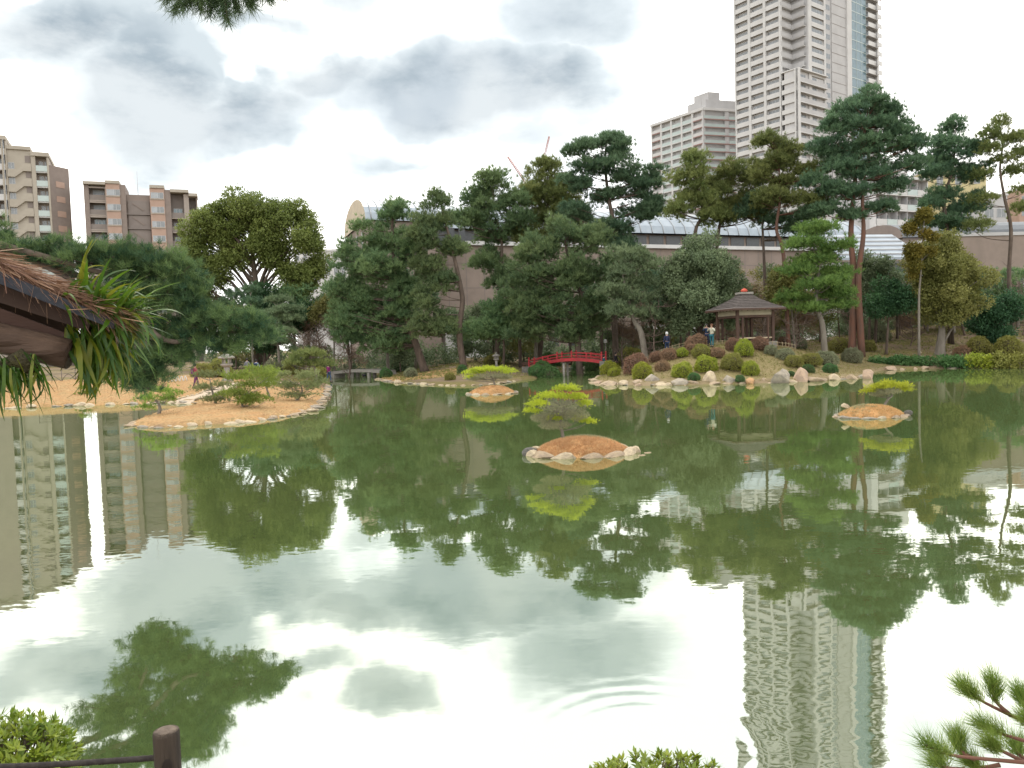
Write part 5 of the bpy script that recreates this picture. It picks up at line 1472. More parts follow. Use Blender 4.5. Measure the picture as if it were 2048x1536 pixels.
# ---------------------------------------------------------------- red bridge
def red_bridge():
    A = P(1058,735,69); B = P(1203,724,66)
    A.z = max(.75,P(1058,733,69).z); B.z = max(1.0,P(1203,722,66).z)
    L_ = math.hypot(B.x-A.x,B.y-A.y); ang = math.atan2(B.y-A.y,B.x-A.x)
    root = thing('arched_bridge','small red arched wooden footbridge with railings','bridge',(A.x,A.y,0),ang)
    rise = .42; w = 1.2; n = 16
    Z = lambda t: A.z+(B.z-A.z)*t+rise*4*t*(1-t)*1.0
    mb = MB()
    for i in range(n):
        t0,t1 = i/n,(i+1)/n; x0,x1 = t0*L_,t1*L_; z0,z1 = Z(t0),Z(t1)
        for y0,y1,m,dz in ((0,w,1,0),(-.06,.0,0,-.22),(w,w+.06,0,-.22)):
            mb.add([(x0,y0,z0+dz-.0),(x1,y0,z1+dz),(x1,y1,z1+dz),(x0,y1,z0+dz),(x0,y0,z0+.06),(x1,y0,z1+.06),(x1,y1,z1+.06),(x0,y1,z0+.06)] if dz else
                   [(x0,y0,z0-.04),(x1,y0,z1-.04),(x1,y1,z1-.04),(x0,y1,z0-.04),(x0,y0,z0+.04),(x1,y0,z1+.04),(x1,y1,z1+.04),(x0,y1,z0+.04)],
                   [(0,3,2,1),(4,5,6,7),(0,1,5,4),(1,2,6,5),(2,3,7,6),(3,0,4,7)],m)
    mb.build('arched_deck',[M_BRRED,M_WOOD],root)
    for y in (.03,w-.03):
        for j in range(6):
            t = j/5; x = t*L_; h = .66 if j in (0,5) else .55
            if j in (0,3,5) or True:
                m = MB(); m.box(x-.055,x+.055,y-.055,y+.055,Z(t)-.1,Z(t)+h); rp = m.build('railing_post',M_BRRED,root)
                if j in (0,2,3,5): m = MB(); m.lathe([(.05,0),(.075,.03),(.08,.08),(.04,.13),(.0,.16)],10,(x,y,Z(t)+h)); m.build('post_cap',M_BRRED,rp)
        for hz_ in (.22,.48):
            m = MB(); m.tube([(i/n*L_,y,Z(i/n)+hz_) for i in range(n+1)],.038,6); m.build('rail',M_BRRED,root)
    for t in (.48,):
        for y in (.15,w-.15):
            m = MB(); m.tube([(t*L_,y,-.7),(t*L_,y,Z(t)-.1)],.11,8); m.build('pier',M_STONE,root)
        m = MB(); m.box(t*L_-.12,t*L_+.12,-.1,w+.1,Z(t)-.32,Z(t)-.22); m.build('cross_beam',M_WOOD,root)
    for x,z in ((-.25,A.z),(L_+.25,B.z)):
        m = MB(); m.box(x-.35,x+.35,-.25,w+.25,-.6,z+.0); m.build('abutment',M_ROCKD,root)
red_bridge()

def stone_bridge():
    D = 80; A = P(668,744,D); B = P(768,744,D-3); ang = math.atan2(B.y-A.y,B.x-A.x); L_ = math.hypot(B.x-A.x,B.y-A.y)
    root = thing('stone_bridge','low grey stone slab bridge crossing the inlet by the sandy bank','bridge',(A.x,A.y,0),ang)
    z0 = P(715,740,D-1.5).z
    for i in range(3):
        x0 = -.4+i*(L_+.8)/3; m = MB(); dz = (.0,.14,.0)[i]
        m.add([(x0,0,z0-.3+(-.12 if i==0 else .06 if i==1 else .06)),(x0+(L_+.8)/3-.02,0,z0-.3+(.06 if i<2 else -.12)),(x0+(L_+.8)/3-.02,1.5,z0-.3+(.06 if i<2 else -.12)),(x0,1.5,z0-.3+(-.12 if i==0 else .06)),
               (x0,0,z0+(-.12 if i==0 else .06)),(x0+(L_+.8)/3-.02,0,z0+(.06 if i<2 else -.12)),(x0+(L_+.8)/3-.02,1.5,z0+(.06 if i<2 else -.12)),(x0,1.5,z0+(-.12 if i==0 else .06))],
              [(0,3,2,1),(4,5,6,7),(0,1,5,4),(1,2,6,5),(2,3,7,6),(3,0,4,7)]); m.build('slab',M_STONE,root)
    for x in (L_*.33,L_*.67):
        for y in (.3,1.2):
            m = MB(); m.box(x-.14,x+.14,y-.14,y+.14,-.8,z0-.25); m.build('pier',M_STONE,root)
    for x in (-.3,L_+.3):
        m = MB(); m.box(x-.4,x+.4,-.1,1.6,-.6,z0-.42); m.build('abutment',M_STONE,root)
stone_bridge()

# ---------------------------------------------------------------- lanterns
def lantern(px, py, D, h, label):
    b = at(px,D) ; root = thing('stone_lantern',label,'lantern',b,R(20)); k = h/2.2
    def part(name, prof, n, sm=False, par=None):
        m = MB(); m.lathe([(r*k,z*k) for r,z in prof],n,(0,0,0),0,sm); return m.build(name,M_STONE,par or root)
    part('base',[(.42,-.15),(.42,.12),(.30,.22)],6); part('shaft',[(.20,.22),(.17,.6),(.20,1.02)],10,True)
    part('platform',[(.22,1.02),(.42,1.16),(.42,1.28),(.26,1.30)],6)
    m = MB()
    for i in range(6):
        a = i*math.pi/3; m.bar((.26*k*math.cos(a),.26*k*math.sin(a),1.30*k),(.26*k*math.cos(a),.26*k*math.sin(a),1.66*k),.12*k,.12*k)
    m.build('fire_box',M_STONE,root)
    rf = part('roof',[(.56,1.64),(.60,1.72),(.36,1.88),(.14,2.0)],6); part('finial',[(.10,2.0),(.14,2.07),(.10,2.16),(.01,2.24)],10,True,rf)
lantern(452,745,58,2.3,'tall grey stone lantern standing on the left bank among green mounds')
lantern(992,720,73,1.5,'squat dark stone lantern behind the sandy bank')

# ---------------------------------------------------------------- fences, path
def low_fence(label, pts, step, h, arch=False, mt=M_BAMB, name='bamboo_fence'):
    root = thing(name,label,'fence',pts[0])
    o = pts[0]; P_ = []
    for a,b in zip(pts,pts[1:]):
        n = max(1,int((b-a).length/step))
        for i in range(n): P_.append(a.lerp(b,i/n))
    P_.append(pts[-1]); P_ = [Vector((p.x,p.y,hz(p.x,p.y)))-o for p in P_]
    pm = MB(); pm.tube([(0,0,-.1),(0,0,h)],.03,6); pme = pm.mesh('post',mt)
    for p in P_: link('post',pme,root,p)
    for hh in ((h*.85,h*.4) if not arch else (h*.95,h*.62)):
        m = MB(); m.tube([p+Vector((0,0,hh)) for p in P_],.022,5); m.build('rail',mt,root)
    if arch:
        for p,q in zip(P_,P_[1:]):
            m = MB(); m.tube([p.lerp(q,t/8)+Vector((0,-.04,math.sin(math.pi*t/8)*h*.55)) for t in range(9)],.028,5); m.build('hoop',mt,root)
low_fence('low bamboo lattice fence along the hilltop path left of the pavilion',[at(1228,63),at(1290,62.5),at(1345,61.5),at(1400,60.5)],.45,.42)
low_fence('low bamboo lattice fence just left of the pavilion steps',[at(1424,58.6),at(1455,58.3)],.3,.40)
low_fence('bamboo lattice fence right of the pavilion',[at(1535,58.8),at(1565,59.2),at(1590,60)],.35,.55)
M_GREYW = mat('weathered_grey_wood',(.20,.175,.155),(.15,.13,.115),rough=.9,scale=4)
low_fence('grey railing with hooped arches along the top of the straw lawn',[at(70,61),at(120,61),at(175,61),at(230,61),at(262,61)],1.0,.95,True,M_GREYW,'hooped_railing')
def hoops(label, px0, px1, D, n):
    b = at(px0,D); root = thing('hoop_edging',label,'edging',b)
    for i in range(n):
        p = at(px0+(px1-px0)*i/n,D)-b; q = at(px0+(px1-px0)*(i+.85)/n,D)-b
        m = MB(); m.tube([p.lerp(q,t/8)+Vector((0,0,-.05+math.sin(math.pi*t/8)*.38)) for t in range(9)],.03,5); m.build('hoop',M_WHITE,root)
hoops('white hooped bamboo edging beside the pink-coated walker',334,372,57,5)
hoops('white hooped edging at the start of the path behind the promontory pines',528,546,57,3)

def path():
    pts = [G(300,795,.6),G(380,782,.7),G(430,772,.8),G(470,765,.9),G(520,756,1.0),G(560,752,1.0)]
    S = smooth(pts,6); mb = MB(); L_=[];R_=[]
    for i,p in enumerate(S):
        d = S[min(i+1,len(S)-1)]-S[max(i-1,0)]; n = Vector((-d.y,d.x,0)).normalized()*.75
        for lst,q in ((L_,p+n),(R_,p-n)): lst.append((q.x,q.y,max(hz(q.x,q.y)+.035,hz(p.x,p.y)+.02)))
    k = len(S); mb.add(L_+R_,[(i,i+1,k+i+1,k+i) for i in range(k-1)][::-1],0,True); o = mb.build('path',M_PATH); o['kind']='structure'
    for i in range(0,k-1):
        for lst in (L_,R_):
            q = Vector(lst[i]); link('edge_stone',rnd.choice(RM['pale']),o,(q.x,q.y,q.z+.02),(0,0,rnd.uniform(0,6)),(.22,.16,.10))
path()

# little red-framed bench and info board in the wood
def bench(px,D,label):
    b = at(px,D); root = thing('garden_bench',label,'bench',b,R(10))
    m=MB(); m.box(-.7,.7,-.22,.22,.40,.46); m.build('seat',M_VERM,root)
    for x in (-.6,.6):
        m=MB(); m.box(x-.05,x+.05,-.2,.2,-.05,.4); m.build('leg',M_WOOD,root)
    m=MB(); m.box(-.7,.7,.18,.24,.55,.85); m.build('backrest',M_WOOD,root)
bench(1058,73,'small red bench under the pines left of the red bridge')
def lamp(px,D,label):
    b = at(px,D); root = thing('garden_lamp',label,'lamp',b)
    m=MB(); m.tube([(0,0,-.1),(0,0,2.6)],.05,7); m.build('pole',M_DKBR,root)
    m=MB(); m.lathe([(.05,2.6),(.16,2.66),(.17,2.82),(.10,2.95),(.0,2.98)],10); m.build('globe',M_WHITE,root)
lamp(1211,74,'slim garden lamp with white globe behind the red bridge')

# ---------------------------------------------------------------- people
M_SKIN = mat('skin',(.55,.35,.26),(.5,.32,.24),rough=.6)
M_HAIR = mat('dark_hair',(.03,.025,.022),rough=.7)
def cloth(name,c): return mat('cloth_'+name,c,tuple(x*.8 for x in c),rough=.9,scale=8)
def skin_mesh(name, verts, edges, radii, m, parent, sub=1):
    me = bpy.data.meshes.new(name); me.from_pydata(verts,edges,[]); me.materials.append(m)
    o = link(name,me,parent); 
    bm = o.modifiers.new('skin','SKIN'); 
    for i,v in enumerate(me.skin_vertices[0].data): v.radius=(radii[i],radii[i]*.85); v.use_root = (i==0)
    s = o.modifiers.new('sub','SUBSURF'); s.levels = sub; s.render_levels = sub
    bm.use_smooth_shade = True
    return o
def person(label, loc, rz, top, legs, h=1.65, pose='stand', hair=M_HAIR, hat=None, bag=None, group=None):
    root = thing('person',label,'person',loc,rz,group); k = h/1.7
    # x right, -y front
    st = .18 if pose=='walk' else .05
    arm = {'stand':[(.24,-.03,1.12),(.24,-.10,.88),(.24,-.12,.80)],'photo':[(.27,-.16,1.22),(.10,-.36,1.42),(.07,-.40,1.50)],'walk':[(.24,.10,1.12),(.25,.02,.9),(.25,-.02,.82)]}[pose]
    arm2 = [(-x,y if pose!='walk' else -y-.05,z) for x,y,z in arm]
    v = [(0,0,.95),(0,.01,1.12),(0,.01,1.30),(0,.02,1.42),(0,0,1.50),(0,-.01,1.60),(0,0,1.70),
         (.18,.01,1.38),*arm,(-.18,.01,1.38),*arm2,
         (.09,0,.90),(.10,-st*.8,.50),(.10,-st,.09),(.10,-st-.13,.04),(-.09,0,.90),(-.10,st*.3,.50),(-.10,st,.09),(-.10,st-.13,.04),(0,-.115,1.585)]
    v = [tuple(c*k for c in p) for p in v]
    e = [(0,1),(1,2),(2,3),(3,4),(4,5),(5,6),(3,7),(7,8),(8,9),(9,10),(3,11),(11,12),(12,13),(13,14),(0,15),(15,16),(16,17),(17,18),(0,19),(19,20),(20,21),(21,22),(5,23)]
    r = [.13,.125,.14,.10,.055,.095,.075,.06,.045,.036,.04,.06,.045,.036,.04,.085,.055,.04,.04,.085,.055,.04,.04,.02]
    skin_mesh('body',v,e,[x*k for x in r],M_SKIN,root)
    tv = v[0:4]+v[7:10]+v[11:14]; te = [(0,1),(1,2),(2,3),(3,4),(4,5),(5,6),(3,7),(7,8),(8,9)]
    tr_ = [.175,.16,.165,.11,.078,.064,.054,.078,.064,.054]
    skin_mesh('jacket',tv,te,[x*k for x in tr_],top,root)
    lv = [v[0]]+v[15:18]+v[19:22]; le = [(0,1),(1,2),(2,3),(0,4),(4,5),(5,6)]
    skin_mesh('trousers',lv,le,[x*k for x in (.155,.105,.075,.06,.105,.075,.06)],legs,root)
    hm = MB(); prof = [(.0,.12),(.07,.105),(.105,.05),(.115,-.02),(.10,-.09),(.06,-.12)]
    hm.lathe([(a*k,z*k) for a,z in prof][::-1],12,(0,.018*k,1.655*k)); hm.build('hair',hat or hair,root)
    for s in (-1,1):
        m=MB(); m.box(s*.10*k-.045,s*.10*k+.045,(-st*s*1.0-.16)*k if s>0 else (st-.16)*k,(-st+.09)*k if s>0 else (st+.09)*k,-.01,.07); m.build('shoe',M_HAIR,root)
    if bag:
        m=MB(); m.box(-.15*k,.15*k,.14*k,.28*k,1.0*k,1.4*k); m.build('backpack',bag,root)
    return root
NAVY=cloth('navy',(.03,.04,.09)); DKB=cloth('dark_blue',(.025,.045,.10)); TEAL=cloth('teal',(.03,.16,.20)); CREAM=cloth('cream',(.62,.60,.48)); PINKC=cloth('pink',(.45,.06,.13)); PURP=cloth('purple',(.16,.04,.14)); GREYC=cloth('grey',(.22,.22,.25)); BLK=cloth('black',(.02,.02,.025)); WHT=cloth('white',(.75,.75,.75)); BLUG=cloth('blue_green',(.02,.10,.14)); DENIM=cloth('denim',(.06,.10,.18))
def ppl(px,D): 
    p = at(px,D); p.z += .01; return p
person('person in navy jacket and white cap standing alone on the hilltop path',ppl(1334,60.3),R(200),NAVY,DKB,1.62,hat=WHT)
person('person in cream jacket and teal jeans holding up a camera beside the pavilion',ppl(1424,58.2),R(-35),CREAM,TEAL,1.68,'photo',hair=mat('brown_hair',(.16,.07,.035),rough=.7))
person('person in dark blue clothes half hidden beside the photographer',ppl(1414,59.0),R(-20),DKB,NAVY,1.62,'photo')
person('person in pink jacket and purple trousers walking along the left bank path',ppl(388,53.5),R(120),PINKC,PURP,1.6,'walk',bag=PURP)
person('person in magenta coat walking toward the stone bridge',ppl(655,70),R(60),cloth('magenta',(.20,.02,.12)),DENIM,1.62,'walk')
person('person in grey jacket strolling near the stone lantern',ppl(493,66),R(150),GREYC,BLK,1.62,'walk')
person('person in blue-white top strolling beside the one in grey',ppl(511,66.5),R(170),cloth('pale_blue',(.25,.32,.50)),BLK,1.55,'walk',bag=DKB)
person('person in dark clothes crossing the stone bridge far end',ppl(727,84),R(180),GREYC,NAVY,1.62,'walk')
person('person in blue-green coat at the right end of the red bridge',ppl(1207,66.5),R(90),BLUG,BLUG,1.68,'stand')
person('person in black behind the red bridge right end with a pale face turned away',ppl(1231,70),R(60),BLK,BLK,1.62,'stand')
# ---------------------------------------------------------------- foreground
def w_(px,py,d): return P(px,py,d)

# near left pine reaching over the water
def near_pine():
    D = 15.0; b = Vector((-13.6,14.6,0)); b.z = hz(b.x,b.y)
    root = thing('overhanging_pine','big dark pine whose long-needled boughs hang over the water at left','tree',b)
    T = [Vector((0,0,-.15)),Vector((.3,.1,1.6)),Vector((.0,.2,3.2)),Vector((.5,.1,5.0)),Vector((.3,.0,6.4))]
    S = smooth(T,5); mb = MB(); mb.tube(S,[.30-.22*i/(len(S)-1) for i in range(len(S))],10,wob=.06); mb.build('trunk',M_BARK,root)
    boughs = [([(-160,455),(40,500),(200,545),(300,560),(360,575)],.09),([(-160,465),(60,515),(230,590),(330,680),(420,668),(500,665)],.10),([(-160,460),(60,520),(200,600),(255,700),(285,765)],.08),([(-160,450),(20,495),(140,505),(230,515)],.07)]
    bm = MB()
    for pts,r in boughs:
        q = [P(px,py,D+rnd.uniform(-.4,.4))-b for px,py in pts]; h = q[0].z
        best = min(S,key=lambda s:abs(s.z-(h-.3))); q = smooth([best]+q,5)
        bm.tube(q,[r*(1-.75*i/(len(q)-1)) for i in range(len(q))],7,wob=.06)
    blobs = [(-40,470,60,26),(-120,440,70,30),(-220,400,80,30),(-300,340,80,30),(-380,300,90,34),(-480,330,90,34),(-420,240,80,34),(-360,420,70,26),(40,505,60,22),(110,500,50,24),(170,515,60,26),(240,520,55,30),(300,530,55,34),(350,545,45,36),(380,590,40,32),(330,590,60,34),(270,580,50,30),(400,640,45,26),(450,640,50,28),(500,655,42,24),(525,668,20,14),(390,680,45,26),(440,690,48,22),(340,700,50,34),(300,730,44,34),(262,735,36,36),(285,765,24,22),(320,655,46,30),(215,620,50,30),(160,600,60,30),(230,680,40,30)]
    C=[];O_=[];TI=[]
    s = D/FPX
    for bx,by,rx,ry in blobs:
        c = P(bx,by,D)-b; n = int(rx*ry*.020)+5
        for _ in range(n):
            while True:
                v = np.array([rnd.uniform(-1,1),rnd.uniform(-1,1),rnd.uniform(-1,1)])
                if np.linalg.norm(v)<1: break
            pc = np.array(c)+v*np.array([rx*s,rx*s*.8,ry*s]); m = 7
            off = rng.normal(size=(m,3))*np.array([.12,.12,.06]); C.append(pc+off); O_.append(np.tile(unit(v+np.array([0,0,.4])),(m,1))); TI.append(np.full(m,rnd.random()))
            if rnd.random()<.35:
                tip = Vector(pc); bm.tube([c+Vector((rnd.uniform(-.1,.1),rnd.uniform(-.1,.1),-.12)), c.lerp(tip,.6)+Vector((0,0,-.05)), tip],[.022,.014,.007],4,cap=False)
    V,T_ = tufts(np.concatenate(C),np.concatenate(O_),26,.17,.0085,up=.45,out=.7,tint=np.concatenate(TI))
    link('crown',tri_mesh('crown',V,T_,leaf_mat('near_pine_needles',(.018,.050,.026),(.115,.17,.06),trans=.36)),root)
    bm.build('branches',M_BARK,root)['kind'] = 'stuff'
near_pine()

# pine beside the viewpoint: one bough dips into the top of the view
L_NEARN = leaf_mat('bough_needles',(.035,.06,.03),(.07,.10,.04),trans=.25)
def top_bough():
    b = Vector((-4.6,2.6,0)); b.z = hz(b.x,b.y)
    root = thing('viewpoint_pine','pine beside the viewpoint, only its hanging bough tip shows against the sky','tree',b)
    T = [Vector((0,0,-.15)),Vector((.2,.1,2)),Vector((-.1,.3,4.2)),Vector((.3,.3,6.5)),Vector((.2,.2,8))]; S = smooth(T,5)
    mb = MB(); mb.tube(S,[.26-.18*i/(len(S)-1) for i in range(len(S))],10,wob=.06); mb.build('trunk',M_BARK,root)
    D = 6.2; tips = [(350,22,.2),(335,0,.0),(385,0,.1),(420,25,0),(455,42,-.1),(445,20,.1),(400,15,.1),(475,20,0),(500,12,0),(430,5,.1),(540,0,0),(565,-12,.1),(370,12,0),(440,-15,.1),(470,-5,.2),(490,-25,0),(520,-15,.1),(550,-35,0),(505,5,.05),(400,-5,-.1),(575,-45,0),(365,-30,.2),(410,-45,0),(530,-45,.1)]
    hub = P(430,-120,D)-b; bm = MB()
    q = smooth([S[-6],S[-6].lerp(hub,.5)+Vector((0,0,.35)),hub],6); bm.tube(q,[.08-.05*i/(len(q)-1) for i in range(len(q))],7)
    C=[];O_=[]
    for px,py,dd in tips:
        e = P(px,py,D+dd)-b; m = hub.lerp(e,.6)+Vector((0,0,.06)); bm.tube([hub,m,e],[.02,.012,.006],5,cap=False)
        d = np.array((e-m).normalized())
        for t in np.linspace(.1,1,12): C.append(np.array(m.lerp(e,t))); O_.append(d*.9+np.array([0,0,-.1]))
    V,T_ = tufts(np.array(C),np.array(O_),34,.125,.0050,up=-.15,out=.9)
    link('crown',tri_mesh('crown',V,T_,L_NEARN),root); bm.build('branches',M_BARK,root)['kind'] = 'stuff'
top_bough()

# young pine at the right, twigs in the lower corner
def corner_pine():
    b = Vector((3.0,2.2,0)); b.z = hz(b.x,b.y)
    root = thing('young_pine','young pine with bright needle tufts leaning in at the lower right corner','tree',b)
    D = 2.75; bm = MB(); C=[];O_=[];TI=[]
    hub = P(2120,1480,D)-b
    mb = MB(); q = smooth([Vector((0,0,-.1)),Vector((-.05,.1,.25)),hub],5); mb.tube(q,[.035-.02*i/(len(q)-1) for i in range(len(q))],8); mb.build('trunk',M_BARK,root)
    shoots = [([(2110,1470),(2020,1430),(1960,1400),(1925,1375)],[1.0]),([(2020,1430),(1990,1400),(1985,1365)],[1]),([(2110,1470),(2060,1420),(2040,1390)],[1]),([(2110,1500),(2010,1470),(1960,1450)],[1]),
      ([(2110,1530),(1990,1520),(1900,1510),(1850,1490)],[1]),([(1950,1520),(1920,1500),(1915,1480)],[1]),([(2060,1530),(2000,1500),(1980,1490)],[1]),([(2000,1530),(1960,1535),(1940,1525)],[1]),([(2110,1470),(2070,1450),(2050,1440)],[1]),([(2080,1540),(2040,1510),(2030,1490)],[1]),([(1930,1540),(1890,1535),(1870,1525)],[1]),([(2120,1480),(2150,1430),(2140,1390)],[1]),([(2130,1500),(2220,1470),(2250,1430)],[1]),([(2140,1520),(2280,1530),(2330,1490)],[1]),([(2120,1480),(2200,1400),(2210,1360)],[1])]
    for pts,_ in shoots:
        dd = rnd.uniform(-.15,.15); w = [P(px,py,D+dd*(i/(len(pts)-1)))-b for i,(px,py) in enumerate(pts)]; s = smooth(w,4)
        bm.tube(s,[.009-.0055*i/(len(s)-1) for i in range(len(s))],5)
        d = np.array((w[-1]-w[-2]).normalized()); n = 14
        for t in np.linspace(0,1,n): C.append(np.array(w[-2].lerp(w[-1],t))); O_.append(d+np.array([0,0,.35])); TI.append(rnd.random())
    V,T_ = tufts(np.array(C),np.array(O_),34,.090,.0021,up=.25,out=1.0,tint=np.array(TI))
    link('needles',tri_mesh('needles',V,T_,leaf_mat('bright_needles',(.10,.19,.03),(.26,.34,.07),trans=.4)),root); bm.build('branches',M_BARKR,root)['kind'] = 'stuff'
corner_pine()

# azaleas at the water's edge
L_AZ = leaf_mat('azalea_leaf',(.085,.155,.018),(.28,.32,.03),trans=.35,rough=.35,sheen=.4)
def azalea(label, c, rx, ry, rz, n, lf=.042, seed=1):
    b = Vector((c.x,c.y,0)); b.z = hz(c.x,c.y)
    root = thing('azalea_bush',label,'shrub',b); cc = np.array(c-b); bm = MB()
    C=[];D_=[];TI=[]
    for i in range(n):
        d = unit(rng.normal(size=3)); d[2] = abs(d[2])*1.0-.25; d = unit(d)
        p = cc+d*np.array([rx,ry,rz])*rnd.uniform(.72,1.04); C.append(p); D_.append(unit(d+np.array([0,0,.6]))); TI.append(rnd.random())
        if i%3==0:
            m = cc*.5+p*.5+np.array([rnd.uniform(-.04,.04),0,-.08]); bm.tube([Vector((cc[0]*.3+rnd.uniform(-.08,.08),rnd.uniform(-.05,.05),-.08)),Vector(m),Vector(p)],[.007,.005,.002],4,cap=False)
    C=np.array(C);D_=np.array(D_);TI=np.array(TI)
    # whorl of pointed leaves at every shoot tip
    k=9; nn=len(C); ph=rng.uniform(0,6.28,(nn,1))+np.arange(k)*2.399
    a=unit(np.cross(D_,rng.normal(size=(nn,3)))); bb=np.cross(D_,a)
    el=rng.uniform(.25,1.1,(nn,k,1))
    dirs=(a[:,None,:]*np.cos(ph)[...,None]+bb[:,None,:]*np.sin(ph)[...,None])*np.cos(el)+D_[:,None,:]*np.sin(el)
    ll=lf*rng.uniform(.65,1.2,(nn,k,1)); side=unit(np.cross(dirs,D_[:,None,:]))*ll*.17; c0=C[:,None,:]-D_[:,None,:]*rng.uniform(0,.025,(nn,k,1))
    V=np.stack([c0,c0+dirs*ll*.45+side,c0+dirs*ll,c0+dirs*ll*.45-side],2).reshape(-1,4,3)
    o=link('foliage',tri_mesh('foliage',V,(TI[:,None]*.6+rng.uniform(0,.4,(nn,k))).ravel(),L_AZ),root); o['kind']='stuff'
    bm.build('stems',M_TWIG,root)
azalea('bright green azalea bush behind the rope at the lower left corner',P(10,1512,3.05)+Vector((0,0,-.05)),.25,.25,.19,560)
azalea('low green azalea bush peeping up at the bottom edge of the view',P(1318,1580,2.9)+Vector((0,0,-.06)),.34,.25,.17,420)

# post and rope
def post_rope():
    M_POST = mat('old_post_wood',(.075,.056,.042),(.03,.024,.02),rough=.95,scale=9,bump=.9,bscale=25,stretch=(1,1,.12))
    M_POSTT = mat('post_top_grain',(.22,.17,.13),(.13,.10,.08),rough=.95,scale=25,bump=.5,bscale=60)
    c = P(332,1460,2.75); b = Vector((c.x,c.y,hz(c.x,c.y))); h = c.z-b.z
    root = thing('wooden_post','weathered round wooden post with a dark knot hole holding the rope','post',b)
    n=22; mb=MB(); r=.046
    prof=[(r*1.02,-.25),(r,.1),(r*.99,h*.6),(r*1.0,h-.012),(r*.94,h-.002)]
    mb.lathe(prof,n,(0,0,0),0,True); mb.build('shaft',M_POST,root)
    mb=MB(); mb.lathe([(r*.94,h-.002),(r*.55,h+.002),(.001,h+.003)],n,(0,0,0),0,True); mb.build('cut_top',M_POSTT,root)
    mb=MB(); mb.lathe([(.001,-.010),(.012,-.008),(.0155,.0),(.012,.003),(.001,.0035)],14)
    o=mb.build('rope_hole',mat('hole_shadow_wood',(.03,.022,.018),rough=1),root,(.018,-r*.93,h-.115)); o.rotation_euler=(R(90),0,R(20)); o.scale=(1.1,1.9,1)
    # rope: three twisted strands running left to the next post
    z = P(200,1519,2.75).z; e = Vector((-2.35,2.72,z+.01)); s0 = Vector((b.x-.04,b.y,z))
    ro = thing('rope','dark twisted rope strung from the post toward the left','rope',s0)
    N_=260
    for k in range(3):
        mb=MB(); pts=[]
        for i in range(N_+1):
            t=i/N_; p=(e-s0)*t; p.z-=.012*math.sin(math.pi*t); a=t*2*math.pi*46+k*2.094
            pts.append(p+Vector((0,math.cos(a)*.0055,math.sin(a)*.0055)))
        mb.tube(pts,.0062,6); mb.build('strand',mat('dark_rope',(.035,.028,.026),(.06,.05,.045),rough=.9,scale=40),ro)
    b2=Vector((-2.39,2.72,hz(-2.39,2.72))); r2=thing('wooden_post','second wooden post at the other end of the rope','post',b2)
    mb=MB(); mb.lathe([(r*1.02,-.25),(r,.1),(r,h-.012),(r*.9,h)],n,(0,0,0),0,True); mb.build('shaft',M_POST,r2)
post_rope()

